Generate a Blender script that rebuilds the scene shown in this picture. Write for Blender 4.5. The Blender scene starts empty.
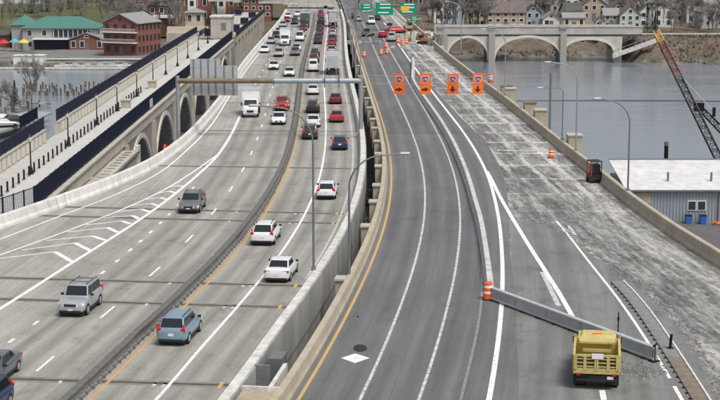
import bpy, bmesh, math, random
import numpy as np
from mathutils import Vector, Matrix

# ------------------------------------------------------------------ camera, sky, sun, exposure
scn = bpy.context.scene
COL = scn.collection
CAM_H = 24.5; FPX = 1550.0; PITCH = math.atan(270/1550.0)
cam = bpy.data.cameras.new('camera'); camo = bpy.data.objects.new('camera', cam); COL.objects.link(camo)
cam.sensor_width = 36; cam.lens = 36*FPX/720; cam.clip_start = 1; cam.clip_end = 5000
camo.location = (0, 0, CAM_H); camo.rotation_euler = (math.pi/2-PITCH, 0, 0)
scn.camera = camo
SUN_EL, SUN_AZ = math.radians(60), math.radians(140)
w = bpy.data.worlds.new('World'); scn.world = w; w.use_nodes = True
nt = w.node_tree; bg = nt.nodes['Background']
sky = nt.nodes.new('ShaderNodeTexSky'); sky.sky_type = 'NISHITA'; sky.sun_disc = False
sky.sun_elevation = SUN_EL; sky.sun_rotation = SUN_AZ; sky.air_density = 1.0; sky.dust_density = 4.0
hs = nt.nodes.new('ShaderNodeHueSaturation'); hs.inputs['Saturation'].default_value = 0.34
nt.links.new(sky.outputs[0], hs.inputs['Color']); nt.links.new(hs.outputs[0], bg.inputs[0])
bg.inputs[1].default_value = 0.105
sd = bpy.data.lights.new('sun', 'SUN'); sd.energy = 2.0; sd.angle = math.radians(20); sd.color = (1, .965, .91)
so = bpy.data.objects.new('sun', sd); COL.objects.link(so)
dirv = Vector((math.sin(SUN_AZ)*math.cos(SUN_EL), math.cos(SUN_AZ)*math.cos(SUN_EL), math.sin(SUN_EL)))
so.rotation_euler = dirv.to_track_quat('Z', 'Y').to_euler()
scn.view_settings.view_transform = 'Standard'; scn.view_settings.look = 'None'
scn.view_settings.exposure = 0.30; scn.view_settings.gamma = 1.0
scn.view_settings.use_curve_mapping = False

# ------------------------------------------------------------------ survey helpers (sight line met with a plane of real height / distance)
cp, sp = math.cos(PITCH), math.sin(PITCH)
def G(x, y, z=0.0):
    v = (y-200)/FPX; zc = (CAM_H-z)/(cp*v+sp)
    return Vector(((x-360)/FPX*zc, zc*cp-zc*v*sp, z))
def PY(x, y, Y):
    v = (y-200)/FPX; zc = Y/(cp-v*sp)
    return Vector(((x-360)/FPX*zc, Y, CAM_H-zc*(cp*v+sp)))
R = random.Random(7)

def hermite(xs, ys):
    xs = np.array(xs, float); ys = np.array(ys, float)
    d = np.gradient(ys, xs)
    def f(x):
        if x <= xs[0]: return float(ys[0]+d[0]*(x-xs[0]))
        if x >= xs[-1]: return float(ys[-1]+d[-1]*(x-xs[-1]))
        i = int(np.searchsorted(xs, x)-1); h = xs[i+1]-xs[i]; t = (x-xs[i])/h
        return float((2*t**3-3*t*t+1)*ys[i]+(t**3-2*t*t+t)*h*d[i]+(-2*t**3+3*t*t)*ys[i+1]+(t**3-t*t)*h*d[i+1])
    return f
NODES = [70, 80, 90, 100, 115, 130, 150, 170, 190, 215, 240, 280, 320, 370, 420, 480, 600, 760]
S = hermite(NODES, [-12.1, -10.66, -9.38, -8.04, -6.29, -5.04, -4.16, -3.97, -4.21, -4.83, -5.55, -6.55, -7.24, -7.88, -8.76, -10.4, -14.5, -21])
A = hermite(NODES, [-1.4, 0.13, 1.49, 2.7, 4.26, 5.43, 6.32, 6.56, 6.36, 5.79, 5.11, 4.1, 3.09, 2.0, 0.8, -0.7, -4.3, -10])
def rel(ref, tab):
    f = hermite([a for a, b in tab], [b for a, b in tab]); return lambda y: ref(y)+f(y)
def off(ref, o): return lambda y: ref(y)+o
LBAR = rel(S, [(60, -47), (80, -39.5), (100, -32.4), (112, -28.6), (127, -24.7), (138, -22), (149, -19.5), (160, -17.7), (173, -16.6), (200, -15.5), (225, -14.9), (275, -14.5), (327, -13.9), (450, -12.3), (600, -12)])
LEDGE = rel(S, [(60, -44.5), (80, -36.5), (100, -29.4), (122, -23.4), (133, -21.1), (140, -19.4), (154, -16.9), (175, -15.5), (194, -14.7), (225, -14.3), (265, -13.9), (307, -13.3), (450, -11.7), (600, -11.4)])
GOREU = rel(S, [(80, -31), (100, -25.5), (116, -21.4), (125, -19.06), (140, -15.6), (145, -14.7), (156, -13.3), (169, -11.9)])
GOREL = rel(S, [(70, -16.6), (98, -15.5), (113, -15.05), (134, -13.7), (156, -12.4), (166, -11.85), (178, -11.6), (207, -11.45), (270, -10.8), (450, -10), (600, -9.8)])
MED = rel(S, [(60, -4.25), (130, -4.2), (200, -3.95), (300, -3.75), (600, -3.6)])
RB2 = rel(A, [(70, 32), (80, 29.8), (95, 26.2), (112, 22.7), (124, 20.4), (136, 18.8), (152, 17.5), (171, 16.4), (199, 15.6), (224, 15.1), (260, 14.2), (300, 13.4), (345, 12.9), (420, 12), (600, 11)])
ASPH = rel(A, [(70, 8.6), (79, 8.4), (95, 7.75), (100, 7.65), (121, 7.1), (136, 7.5), (158, 8.1), (180, 8.2), (205, 7.3), (225, 6.9), (260, 6.4), (330, 6.2), (600, 6.0)])

# ------------------------------------------------------------------ mesh helpers
class MB:
    def __init__(s): s.v = []; s.f = []; s.m = []; s.uv = None
    def add(s, vs, fs, mi=0):
        b = len(s.v); s.v += [tuple(p) for p in vs]
        for f in fs: s.f.append(tuple(i+b for i in f)); s.m.append(mi)
        return s
    def box(s, c, d, rz=0, mi=0, taper=1.0):
        hx, hy, hz = d[0]/2, d[1]/2, d[2]/2; ca, sa = math.cos(rz), math.sin(rz); vs = []
        for z in (-hz, hz):
            k = taper if z > 0 else 1
            for x, y in ((-hx, -hy), (hx, -hy), (hx, hy), (-hx, hy)):
                x *= k; y *= k
                vs.append((c[0]+x*ca-y*sa, c[1]+x*sa+y*ca, c[2]+z))
        return s.add(vs, [(3, 2, 1, 0), (4, 5, 6, 7), (0, 1, 5, 4), (1, 2, 6, 5), (2, 3, 7, 6), (3, 0, 4, 7)], mi)
    def quad(s, a, b, c, d, mi=0): return s.add([a, b, c, d], [(0, 1, 2, 3)], mi)
    def prism(s, pts, z0, z1, mi=0):
        n = len(pts); vs = [(p[0], p[1], z0) for p in pts]+[(p[0], p[1], z1) for p in pts]
        fs = [tuple(range(n-1, -1, -1)), tuple(range(n, 2*n))]+[(i, (i+1) % n, n+(i+1) % n, n+i) for i in range(n)]
        return s.add(vs, fs, mi)
    def loft(s, rings, mi=0, caps=True):
        n = len(rings[0]); vs = [p for r in rings for p in r]; fs = []
        for k in range(len(rings)-1):
            for i in range(n): fs.append((k*n+i, k*n+(i+1) % n, (k+1)*n+(i+1) % n, (k+1)*n+i))
        if caps: fs += [tuple(range(n-1, -1, -1)), tuple(range((len(rings)-1)*n, len(rings)*n))]
        return s.add(vs, fs, mi)
    def tube(s, pts, r, n=8, r1=None, mi=0):
        pts = [Vector(p) for p in pts]; rings = []; L = len(pts)
        for i, p in enumerate(pts):
            t = (pts[min(i+1, L-1)]-pts[max(i-1, 0)]).normalized()
            a = t.cross(Vector((0, 0, 1)))
            if a.length < 1e-3: a = Vector((1, 0, 0))
            a.normalize(); b = t.cross(a)
            rr = r if r1 is None else r+(r1-r)*i/max(1, L-1)
            rings.append([tuple(p+a*rr*math.cos(q*2*math.pi/n)+b*rr*math.sin(q*2*math.pi/n)) for q in range(n)])
        return s.loft(rings, mi)
    def mesh(s, name, mats, smooth=None):
        me = bpy.data.meshes.new(name); me.from_pydata(s.v, [], s.f)
        for m in (mats if isinstance(mats, (list, tuple)) else [mats]): me.materials.append(m)
        if len(me.materials) > 1:
            me.polygons.foreach_set('material_index', s.m)
        if s.uv is not None:
            u = me.uv_layers.new(name='UVMap'); arr = np.array(s.uv, np.float32)
            idx = np.zeros(len(me.loops), np.int32); me.loops.foreach_get('vertex_index', idx)
            u.data.foreach_set('uv', arr[idx].ravel())
        bm = bmesh.new(); bm.from_mesh(me); bmesh.ops.recalc_face_normals(bm, faces=bm.faces)
        if smooth:
            for f in bm.faces: f.smooth = True
        bm.to_mesh(me); bm.free()
        if smooth: me.set_sharp_from_angle(angle=math.radians(smooth))
        me.update(); return me
    def build(s, name, mats, parent=None, smooth=None, flip=False):
        return link(name, s.mesh(name, mats, smooth), parent)
def link(name, data, parent=None, loc=None, rz=0):
    o = bpy.data.objects.new(name, data); COL.objects.link(o)
    if parent: o.parent = parent
    if loc is not None: o.location = loc; o.rotation_euler = (0, 0, rz)
    return o
def tag(o, label, cat, group=None):
    o['label'] = label; o['category'] = cat
    if group: o['group'] = group
    return o
def thing(name, label, cat, loc=(0, 0, 0), rz=0, group=None): return tag(link(name, None, None, loc, rz), label, cat, group)
def struct(o): o['kind'] = 'structure'; return o
def stuff(o): o['kind'] = 'stuff'; return o
ORD = ['nearest', 'second', 'third', 'fourth', 'fifth', 'sixth', 'seventh', 'eighth', 'ninth', 'tenth', 'eleventh', 'twelfth', 'thirteenth', 'fourteenth', 'fifteenth', 'sixteenth', 'seventeenth', 'eighteenth', 'nineteenth', 'twentieth']

# ------------------------------------------------------------------ materials
MC = {}
def mat(name, col, rough=.7, metal=0, var=.0, scale=3., col2=None, bump=0., bscale=20., coat=0, emit=0, spec=.5, stretch=None, detail=6):
    if name in MC: return MC[name]
    m = bpy.data.materials.new(name); m.use_nodes = True; t = m.node_tree; b = t.nodes['Principled BSDF']
    b.inputs['Base Color'].default_value = (*col, 1); b.inputs['Roughness'].default_value = rough; b.inputs['Metallic'].default_value = metal
    b.inputs['Specular IOR Level'].default_value = spec; b.inputs['Coat Weight'].default_value = coat; b.inputs['Coat Roughness'].default_value = .08
    if emit: b.inputs['Emission Color'].default_value = (*col, 1); b.inputs['Emission Strength'].default_value = emit
    if var or bump or col2:
        tc = t.nodes.new('ShaderNodeTexCoord'); mp = t.nodes.new('ShaderNodeMapping'); t.links.new(tc.outputs['Object'], mp.inputs[0])
        if stretch: mp.inputs['Scale'].default_value = stretch
        n = t.nodes.new('ShaderNodeTexNoise'); n.inputs['Scale'].default_value = scale; n.inputs['Detail'].default_value = detail; n.inputs['Roughness'].default_value = .65
        t.links.new(mp.outputs[0], n.inputs['Vector'])
        rp = t.nodes.new('ShaderNodeValToRGB'); c2 = col2 or tuple(c*(1-var) for c in col); c1 = col if col2 else tuple(min(1, c*(1+var)) for c in col)
        rp.color_ramp.elements[0].position = .3; rp.color_ramp.elements[1].position = .7
        rp.color_ramp.elements[0].color = (*c2, 1); rp.color_ramp.elements[1].color = (*c1, 1)
        t.links.new(n.outputs[0], rp.inputs[0]); t.links.new(rp.outputs[0], b.inputs['Base Color'])
        if bump:
            n2 = t.nodes.new('ShaderNodeTexNoise'); n2.inputs['Scale'].default_value = bscale; n2.inputs['Detail'].default_value = 4
            t.links.new(mp.outputs[0], n2.inputs['Vector'])
            bn = t.nodes.new('ShaderNodeBump'); bn.inputs['Strength'].default_value = bump; bn.inputs['Distance'].default_value = .05
            t.links.new(n2.outputs[0], bn.inputs['Height']); t.links.new(bn.outputs[0], b.inputs['Normal'])
    MC[name] = m; return m

def N(t, typ, **kw):
    n = t.nodes.new(typ)
    for k, v in kw.items(): setattr(n, k, v)
    return n
def math_(t, op, a, b=None, c=None):
    n = N(t, 'ShaderNodeMath', operation=op)
    for i, q in enumerate((a, b, c)):
        if q is None: continue
        if isinstance(q, (int, float)): n.inputs[i].default_value = q
        else: t.links.new(q, n.inputs[i])
    return n.outputs[0]
def noise(t, vec, scale, detail=5, rough=.6, sc=(1, 1, 1), seed=0):
    mp = N(t, 'ShaderNodeMapping'); mp.inputs['Scale'].default_value = sc; mp.inputs['Location'].default_value = (seed*13.1, seed*7.7, seed*3.3)
    t.links.new(vec, mp.inputs[0])
    n = N(t, 'ShaderNodeTexNoise'); n.inputs['Scale'].default_value = scale; n.inputs['Detail'].default_value = detail; n.inputs['Roughness'].default_value = rough
    t.links.new(mp.outputs[0], n.inputs['Vector']); return n.outputs[0]
def ramp(t, fac, stops):
    r = N(t, 'ShaderNodeValToRGB'); e = r.color_ramp.elements
    while len(e) < len(stops): e.new(.5)
    for i, (p, c) in enumerate(stops):
        e[i].position = p; e[i].color = (*c, 1) if len(c) == 3 else c
    t.links.new(fac, r.inputs[0]); return r.outputs[0]
def mix(t, fac, a, b, mode='MIX'):
    n = N(t, 'ShaderNodeMix', data_type='RGBA', blend_type=mode)
    for i, q in ((0, fac), (6, a), (7, b)):
        if isinstance(q, (int, float)): n.inputs[i].default_value = q
        elif isinstance(q, tuple): n.inputs[i].default_value = (*q, 1)
        else: t.links.new(q, n.inputs[i])
    return n.outputs[2]
def road_mat(name, c_lo, c_hi, wear_lanes, wear_amt, crack=.5, rough=.85, patch=None):
    """u = metres across, v = metres along: grain, long tyre and oil wear, seams"""
    m = bpy.data.materials.new(name); m.use_nodes = True; t = m.node_tree; b = t.nodes['Principled BSDF']
    uv = N(t, 'ShaderNodeUVMap').outputs[0]
    sx = N(t, 'ShaderNodeSeparateXYZ'); t.links.new(uv, sx.inputs[0]); u = sx.outputs[0]
    base = ramp(t, noise(t, uv, .12, 7, .7, (1, .35, 1)), [(.3, c_lo), (.7, c_hi)])
    fine = ramp(t, noise(t, uv, 5, 6, .75), [(.25, (.72,)*3), (.75, (1.22,)*3)])
    col = mix(t, .9, base, fine, 'MULTIPLY')
    streak = ramp(t, noise(t, uv, 1.6, 6, .75, (1, .022, 1), 3), [(.28, (.70,)*3), (.72, (1.2,)*3)])
    col = mix(t, .85, col, streak, 'MULTIPLY')
    acc = None
    for c, wd in wear_lanes:
        d = math_(t, 'ABSOLUTE', math_(t, 'SUBTRACT', u, c)); g = math_(t, 'SMOOTH_MAX', math_(t, 'SUBTRACT', 1.0, math_(t, 'DIVIDE', d, wd)), 0.0, .2)
        acc = g if acc is None else math_(t, 'MAXIMUM', acc, g)
    if acc is not None:
        wf = math_(t, 'MULTIPLY', acc, math_(t, 'MULTIPLY', noise(t, uv, .5, 5, .7, (1, .12, 1), 5), wear_amt*2))
        n = N(t, 'ShaderNodeMath', operation='MINIMUM'); t.links.new(wf, n.inputs[0]); n.inputs[1].default_value = .8
        col = mix(t, n.outputs[0], col, tuple(x*.5 for x in c_lo))
    stain = ramp(t, noise(t, uv, .55, 6, .75, (1, .6, 1), 9), [(.52, (1, 1, 1)), (.62, (.84, .83, .82)), (.74, (.62, .61, .60))])
    col = mix(t, crack, col, stain, 'MULTIPLY')
    t.links.new(col, b.inputs['Base Color']); b.inputs['Roughness'].default_value = rough; b.inputs['Specular IOR Level'].default_value = .35
    bn = N(t, 'ShaderNodeBump'); bn.inputs['Strength'].default_value = .25; bn.inputs['Distance'].default_value = .02
    t.links.new(noise(t, uv, 14, 4), bn.inputs['Height']); t.links.new(bn.outputs[0], b.inputs['Normal'])
    return m
def milled_mat():
    m = bpy.data.materials.new('milled_concrete'); m.use_nodes = True; t = m.node_tree; b = t.nodes['Principled BSDF']
    uv = N(t, 'ShaderNodeUVMap').outputs[0]
    sx = N(t, 'ShaderNodeSeparateXYZ'); t.links.new(uv, sx.inputs[0]); u, v = sx.outputs[0], sx.outputs[1]
    streak = noise(t, uv, 1.5, 8, .72, (1, .085, 1), 1); fine = noise(t, uv, 3.2, 7, .78, (1, .3, 1), 2); blot = noise(t, uv, .30, 6, .7, (1, .35, 1), 4)
    wob = math_(t, 'MULTIPLY', math_(t, 'SUBTRACT', noise(t, uv, .5, 4, .6, (1, .3, 1), 6), .5), 1.1)
    fr = math_(t, 'FRACT', math_(t, 'DIVIDE', math_(t, 'ADD', u, wob), 2.75)); rib = math_(t, 'ABSOLUTE', math_(t, 'SUBTRACT', fr, .5))      # girder lines showing through
    ribm = ramp(t, rib, [(.36, (0, 0, 0)), (.42, (1, 1, 1))])
    fr2 = math_(t, 'FRACT', math_(t, 'DIVIDE', math_(t, 'ADD', v, wob), 9.0)); rib2 = ramp(t, math_(t, 'ABSOLUTE', math_(t, 'SUBTRACT', fr2, .5)), [(.44, (0, 0, 0)), (.475, (1, 1, 1))])
    sep = N(t, 'ShaderNodeMath', operation='MAXIMUM'); t.links.new(ribm, sep.inputs[0]); t.links.new(rib2, sep.inputs[1])
    dist = ramp(t, math_(t, 'DIVIDE', math_(t, 'SUBTRACT', v, 128.0), 40.0), [(0, (.25,)*3), (1, (1, 1, 1))])
    grid = math_(t, 'MULTIPLY', sep.outputs[0], dist)
    s = math_(t, 'ADD', math_(t, 'MULTIPLY', streak, .52), math_(t, 'ADD', math_(t, 'MULTIPLY', fine, .40), math_(t, 'MULTIPLY', blot, .26)))
    s = math_(t, 'ADD', s, math_(t, 'MULTIPLY', math_(t, 'SUBTRACT', grid, .22), .10))
    edge = ramp(t, math_(t, 'DIVIDE', math_(t, 'ADD', u, 5.5), 4.5), [(0, (0, 0, 0)), (.8, (1, 1, 1)), (.93, (1, 1, 1)), (.985, (0, 0, 0))])
    s = math_(t, 'ADD', s, math_(t, 'MULTIPLY', edge, .06))
    col = ramp(t, s, [(.49, (.075, .074, .072)), (.56, (.155, .152, .147)), (.62, (.265, .26, .248)), (.69, (.43, .42, .40)), (.78, (.60, .59, .565))])
    t.links.new(col, b.inputs['Base Color']); b.inputs['Roughness'].default_value = .9
    bn = N(t, 'ShaderNodeBump'); bn.inputs['Strength'].default_value = .7; bn.inputs['Distance'].default_value = .05
    t.links.new(s, bn.inputs['Height']); t.links.new(bn.outputs[0], b.inputs['Normal'])
    return m
LANES_L = [(-13.6, .0001)]+[(c+d, .7) for c in (-10.0, -6.2, -1.8, 1.6) for d in (-.75, .75)]
M_ROADL = road_mat('concrete_pavement', (.27, .262, .24), (.40, .39, .36), LANES_L, .5, 1.0)
M_ASPH = road_mat('asphalt', (.125, .125, .130), (.185, .185, .192), [(c+d, .7) for c in (-1.6, 1.55, 4.6) for d in (-.8, .8)], .35, .4)
M_GREY = road_mat('worn_asphalt', (.165, .166, .163), (.235, .236, .23), [(9.5, .8), (11.2, .8), (15, 1)], .35, .9)
M_MILL = milled_mat()
def worn_paint(name, col, under, amt):
    m = bpy.data.materials.new(name); m.use_nodes = True; t = m.node_tree; b = t.nodes['Principled BSDF']
    tc = N(t, 'ShaderNodeTexCoord').outputs['Object']
    f = ramp(t, noise(t, tc, 2.5, 8, .8), [(amt-.06, (0, 0, 0)), (amt+.06, (1, 1, 1))])
    t.links.new(mix(t, f, under, col), b.inputs['Base Color']); b.inputs['Roughness'].default_value = .6
    return m
M_WLINE = worn_paint('white_road_paint', (.80, .80, .79), (.40, .39, .37), .43)
M_WLINE2 = worn_paint('worn_white_road_paint', (.62, .62, .61), (.26, .26, .26), .48)
M_FAINT = worn_paint('ghost_road_paint', (.24, .24, .245), (.13, .13, .135), .45)
M_SEAM = worn_paint('tar_seam', (.07, .07, .072), (.14, .14, .145), .5)
M_SCUFF = worn_paint('scuffed_asphalt', (.19, .19, .193), (.158, .158, .163), .52)
M_YLINE = worn_paint('yellow_road_paint', (.56, .35, .11), (.37, .29, .17), .46)
M_BWHITE = mat('white_barrier_concrete', (.76, .75, .73), .8, col2=(.50, .485, .46), scale=1.0, bump=.15, stretch=(1, 1, .35), detail=9)
M_BTOP = mat('grey_parapet_concrete', (.55, .54, .51), .85, var=.28, scale=1.2, bump=.2)
M_FASCIA = mat('stained_fascia_concrete', (.40, .40, .385), .9, col2=(.20, .205, .20), scale=.5, bump=.3, stretch=(1, 1, .25))
M_BEIGE = mat('beige_concrete', (.47, .42, .325), .9, col2=(.33, .29, .22), scale=.6, bump=.2)
M_OLDC = mat('old_bridge_concrete', (.50, .47, .41), .9, col2=(.36, .335, .29), scale=.35, bump=.2)
M_PATH = mat('path_paving', (.44, .43, .41), .85, var=.12, scale=.5)
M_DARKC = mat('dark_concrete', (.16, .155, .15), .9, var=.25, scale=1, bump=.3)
M_MED = mat('dark_barrier_concrete', (.15, .147, .143), .85, var=.3, scale=2.2, bump=.2)
M_NAVY = mat('navy_railing_paint', (.009, .014, .034), .45, spec=.4)
M_BLACKM = mat('black_metal', (.012, .012, .014), .4, .3)
M_STEEL = mat('galvanised_steel', (.42, .44, .46), .4, .6, var=.12, scale=2)
M_STEELD = mat('dull_steel', (.22, .23, .245), .5, .5, var=.15, scale=2)
M_RUST = mat('rusty_steel', (.22, .165, .115), .75, .2, var=.3, scale=2)
M_BSTEEL = mat('blue_grey_steel', (.36, .42, .48), .45, .3, var=.1, scale=1)
M_ALU = mat('aluminium_sign_back', (.50, .52, .54), .5, .35, var=.1, scale=.8)
M_ORANGE = mat('orange_sign', (.86, .16, .02), .5, var=.12, scale=2.5)
M_OBAR = mat('orange_plastic', (.88, .13, .012), .4)
M_WHITEP = mat('white_plastic', (.8, .8, .8), .4)
M_BLUESIGN = mat('shield_blue', (.02, .05, .32), .4)
M_REDSIGN = mat('shield_red', (.6, .02, .02), .4)
M_GREEN = mat('sign_green', (.0, .27, .16), .45)
M_YELS = mat('sign_yellow', (.85, .55, .03), .45)
M_SIGNW = mat('sign_white', (.8, .82, .8), .45)
M_RUBBER = mat('black_rubber', (.018, .018, .019), .75)
M_GLASS = mat('tinted_glass', (.014, .017, .021), .05, spec=.55)
M_WGLASS = mat('window_glass', (.035, .042, .05), .12, spec=.6)
M_CHROME = mat('alloy', (.55, .56, .58), .3, .8)
M_TRIM = mat('black_trim', (.02, .02, .021), .55)
M_HEADL = mat('headlight_lens', (.75, .77, .8), .12, spec=.7)
M_TAILR = mat('tail_light_red', (.55, .012, .015), .2, spec=.6)
M_PLATE = mat('number_plate', (.7, .71, .72), .4)
M_AMBER = mat('amber_lens', (.8, .25, .02), .3)

# ------------------------------------------------------------------ ground and water
WATER = -9.5
def smooth(a, b, x): t = min(1, max(0, (x-a)/(b-a))); return t*t*(3-2*t)
def far_edge(X): return 393+3.0*math.sin(X*.11)+2*math.sin(X*.31)+27*smooth(14, 22, X)*(1-smooth(64, 74, X))
def near_edge(X):
    if X < -42: return 232+4*math.sin(X*.2)
    if X > 28: return 188
    return 188+44*smooth(28, -42, -(-X)) if False else 140
def ground_z(X, Y):
    if Y < near_edge(X)+6:
        zl = -7.0 if X > 0 else -8.2
        return zl+(-13-zl)*smooth(near_edge(X)-2, near_edge(X)+5, Y)
    e = far_edge(X)
    if Y < e-8: return -13
    if X < -15:                                       # boathouse quay then a lawn rising slowly
        z = -13+5.0*smooth(e-6, e-2, Y)
        z += 4.5*smooth(450, 560, Y)+6*smooth(560, 800, Y)+14*smooth(800, 1500, Y)
        return z+3.0*smooth(-60, -15, X)*smooth(420, 470, Y)
    rise = smooth(50, 78, X)
    zr = -10.2+6.5*smooth(e-1, e+22, Y); zm = -10.2+2.2*smooth(e-2, e+6, Y)+4.3*smooth(e+4, e+22, Y)
    z = zm+(zr-zm)*rise
    z += 1.5*smooth(440, 520, Y)+5*smooth(520, 760, Y)+16*smooth(760, 1500, Y)
    return -13+(z+13)*smooth(e-6, e-1, Y)
mb = MB()
gx = np.concatenate([np.linspace(-900, -180, 16), np.linspace(-170, 200, 150), np.linspace(210, 1000, 16)])
gy = np.concatenate([np.linspace(20, 130, 12), np.linspace(134, 250, 60), np.linspace(256, 376, 14), np.linspace(380, 470, 64), np.linspace(476, 760, 50), np.linspace(790, 2400, 24)])
for y in gy:
    for x in gx:
        q = .35*math.sin(x*.21+y*.13)*math.sin(x*.07-y*.19) if y > 396 else .12*math.sin(x*.6)*math.sin(y*.5)
        mb.v.append((x, y, ground_z(x, y)+q))
nx = len(gx)
for j in range(len(gy)-1):
    for i in range(nx-1): mb.f.append((j*nx+i, j*nx+i+1, (j+1)*nx+i+1, (j+1)*nx+i)); mb.m.append(0)
def ground_mat():
    m = bpy.data.materials.new('river_bank_ground'); m.use_nodes = True; t = m.node_tree; b = t.nodes['Principled BSDF']
    tc = N(t, 'ShaderNodeTexCoord').outputs['Object']
    g = N(t, 'ShaderNodeNewGeometry'); sp_ = N(t, 'ShaderNodeSeparateXYZ'); t.links.new(g.outputs['Position'], sp_.inputs[0])
    n1 = noise(t, tc, .05, 6, .7); n2 = noise(t, tc, .4, 7, .75, seed=3)
    brown = ramp(t, n2, [(.3, (.085, .066, .052)), (.5, (.14, .112, .088)), (.7, (.20, .168, .135))])
    green = ramp(t, n2, [(.3, (.075, .08, .04)), (.7, (.115, .125, .06))])
    grey = ramp(t, n2, [(.3, (.13, .128, .124)), (.7, (.25, .245, .235))])
    isleft = math_(t, 'SMOOTH_MIN', math_(t, 'MAXIMUM', math_(t, 'DIVIDE', math_(t, 'SUBTRACT', -20.0, sp_.outputs[0]), 15), 0.0), 1.0, .05)
    lawn = math_(t, 'MULTIPLY', isleft, math_(t, 'GREATER_THAN', n1, .47))
    lawn = math_(t, 'MULTIPLY', lawn, math_(t, 'GREATER_THAN', sp_.outputs[1], 470.0))
    col = mix(t, lawn, brown, green)
    paved = math_(t, 'MULTIPLY', isleft, math_(t, 'LESS_THAN', sp_.outputs[1], 455.0))
    col = mix(t, paved, col, grey)
    near = math_(t, 'LESS_THAN', sp_.outputs[1], 250.0)
    col = mix(t, near, col, mix(t, .6, grey, (.09, .09, .092)))
    stone = math_(t, 'MULTIPLY', math_(t, 'LESS_THAN', sp_.outputs[2], -8.3), math_(t, 'GREATER_THAN', sp_.outputs[1], 300.0))
    col = mix(t, stone, col, ramp(t, n2, [(.35, (.05, .05, .042)), (.65, (.22, .21, .19))]))
    t.links.new(col, b.inputs['Base Color']); b.inputs['Roughness'].default_value = .95; b.inputs['Specular IOR Level'].default_value = .1
    return m
struct(mb.build('ground', ground_mat(), smooth=60))

def water_mat():
    m = bpy.data.materials.new('river_water'); m.use_nodes = True; t = m.node_tree; b = t.nodes['Principled BSDF']
    tc = N(t, 'ShaderNodeTexCoord').outputs['Object']
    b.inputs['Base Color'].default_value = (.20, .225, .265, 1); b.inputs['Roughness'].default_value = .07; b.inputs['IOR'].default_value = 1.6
    b.inputs['Specular IOR Level'].default_value = .75
    h = math_(t, 'ADD', noise(t, tc, .9, 5, .6, (.6, 1, 1)), math_(t, 'MULTIPLY', noise(t, tc, .12, 3, .5, (.5, 1, 1), 2), 2.0))
    bn = N(t, 'ShaderNodeBump'); t.links.new(ramp(t, noise(t, tc, .035, 4, .6, (.35, 1, 1), 8), [(.4, (.035,)*3), (.62, (.19,)*3)]), b.inputs['Roughness']); bn.inputs['Strength'].default_value = .16; bn.inputs['Distance'].default_value = .35
    t.links.new(h, bn.inputs['Height']); t.links.new(bn.outputs[0], b.inputs['Normal'])
    return m
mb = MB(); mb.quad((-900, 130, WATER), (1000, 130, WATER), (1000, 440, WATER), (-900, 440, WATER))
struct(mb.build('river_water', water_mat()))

# ------------------------------------------------------------------ road decks
def frange(a, b, s):
    n = max(1, int(round((b-a)/s))); return [a+(b-a)*i/n for i in range(n+1)]
def ys_road(a=62, b=620):
    return frange(a, min(b, 130), 1.5)+frange(130, min(b, 260), 3)[1:]+(frange(260, b, 8)[1:] if b > 260 else [])
def sheet(fL, fR, z, ref, Ys, nx=1):
    mb = MB(); mb.uv = []
    for y in Ys:
        a, b = fL(y), fR(y)
        for i in range(nx+1):
            x = a+(b-a)*i/nx; mb.v.append((x, y, z)); mb.uv.append((x-ref(y), y))
    for j in range(len(Ys)-1):
        for i in range(nx):
            k = j*(nx+1)+i; mb.f.append((k, k+1, k+nx+2, k+nx+1)); mb.m.append(0)
    return mb
YR = ys_road()
roadL = struct(sheet(off(LBAR, -.3), off(S, 4.4), 0, S, YR, 4).build('highway_road', M_ROADL))
roadR = struct(sheet(off(A, -4.2), off(RB2, .3), 0, RB2, YR, 8).build('old_bridge_road', M_MILL))
asph = sheet(off(A, -3.8), ASPH, .004, A, YR, 2).build('asphalt_lane_surface', M_ASPH, roadR)
# greyer ramp pavement left unmilled on the near right
GL = hermite([64, 79, 97, 110, 123, 126, 128.5, 131], [-.2, 8.2, 7.6, 7.2, 7.1, 7.2, 7.3, 7.4])
GR = hermite([64, 79, 97, 104, 112, 119, 124, 128, 131], [19, 18.9, 17.6, 16.3, 14.4, 12.9, 11.7, 10.4, 9.0])
sheet(lambda y: A(y)+7.2 if y > 100 else ASPH(y)-.3, lambda y: A(y)+GR(y)+.25*math.sin(y*3.1)+.2*math.sin(y*7), .0025, A, frange(64, 130.5, .5), 1).build('ramp_pavement', M_GREY, roadR)

# deck edges, girders, piers
def extrude(path, prof, name, m, parent, smooth=None, cap=True):
    """profile (across, up) carried along a ground path"""
    P = [Vector((p[0], p[1], p[2] if len(p) > 2 else 0)) for p in path]; rings = []
    for i, p in enumerate(P):
        t = (P[min(i+1, len(P)-1)]-P[max(i-1, 0)]); t.z = 0; t.normalize(); n = Vector((t.y, -t.x, 0))
        rings.append([tuple(p+n*o+Vector((0, 0, z))) for o, z in prof])
    mb = MB(); mb.loft(rings, caps=cap); return mb.build(name, m, parent, smooth)
def pathf(f, Ys, z=0): return [(f(y), y, z) for y in Ys]
deckL = thing('highway_bridge', 'long pale concrete highway bridge carrying the busy two-way traffic', 'bridge', (0, 0, 0))
extrude(pathf(off(S, 4.3), YR), [(.30, .94), (.37, .94), (.37, -1.5), (.26, -1.65), (.26, -6.2), (-.1, -6.2), (-.1, -.35), (.30, -.35)], 'fascia', M_FASCIA, deckL)
extrude(pathf(LBAR, ys_road(100)), [(-.3, -.02), (.1, -.02), (.1, -2.4), (-.3, -2.4)], 'fascia', M_FASCIA, deckL)
sheet(off(LBAR, -.1), off(S, 4.3), -2.2, S, YR).build('underside', M_DARKC, deckL)
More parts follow.
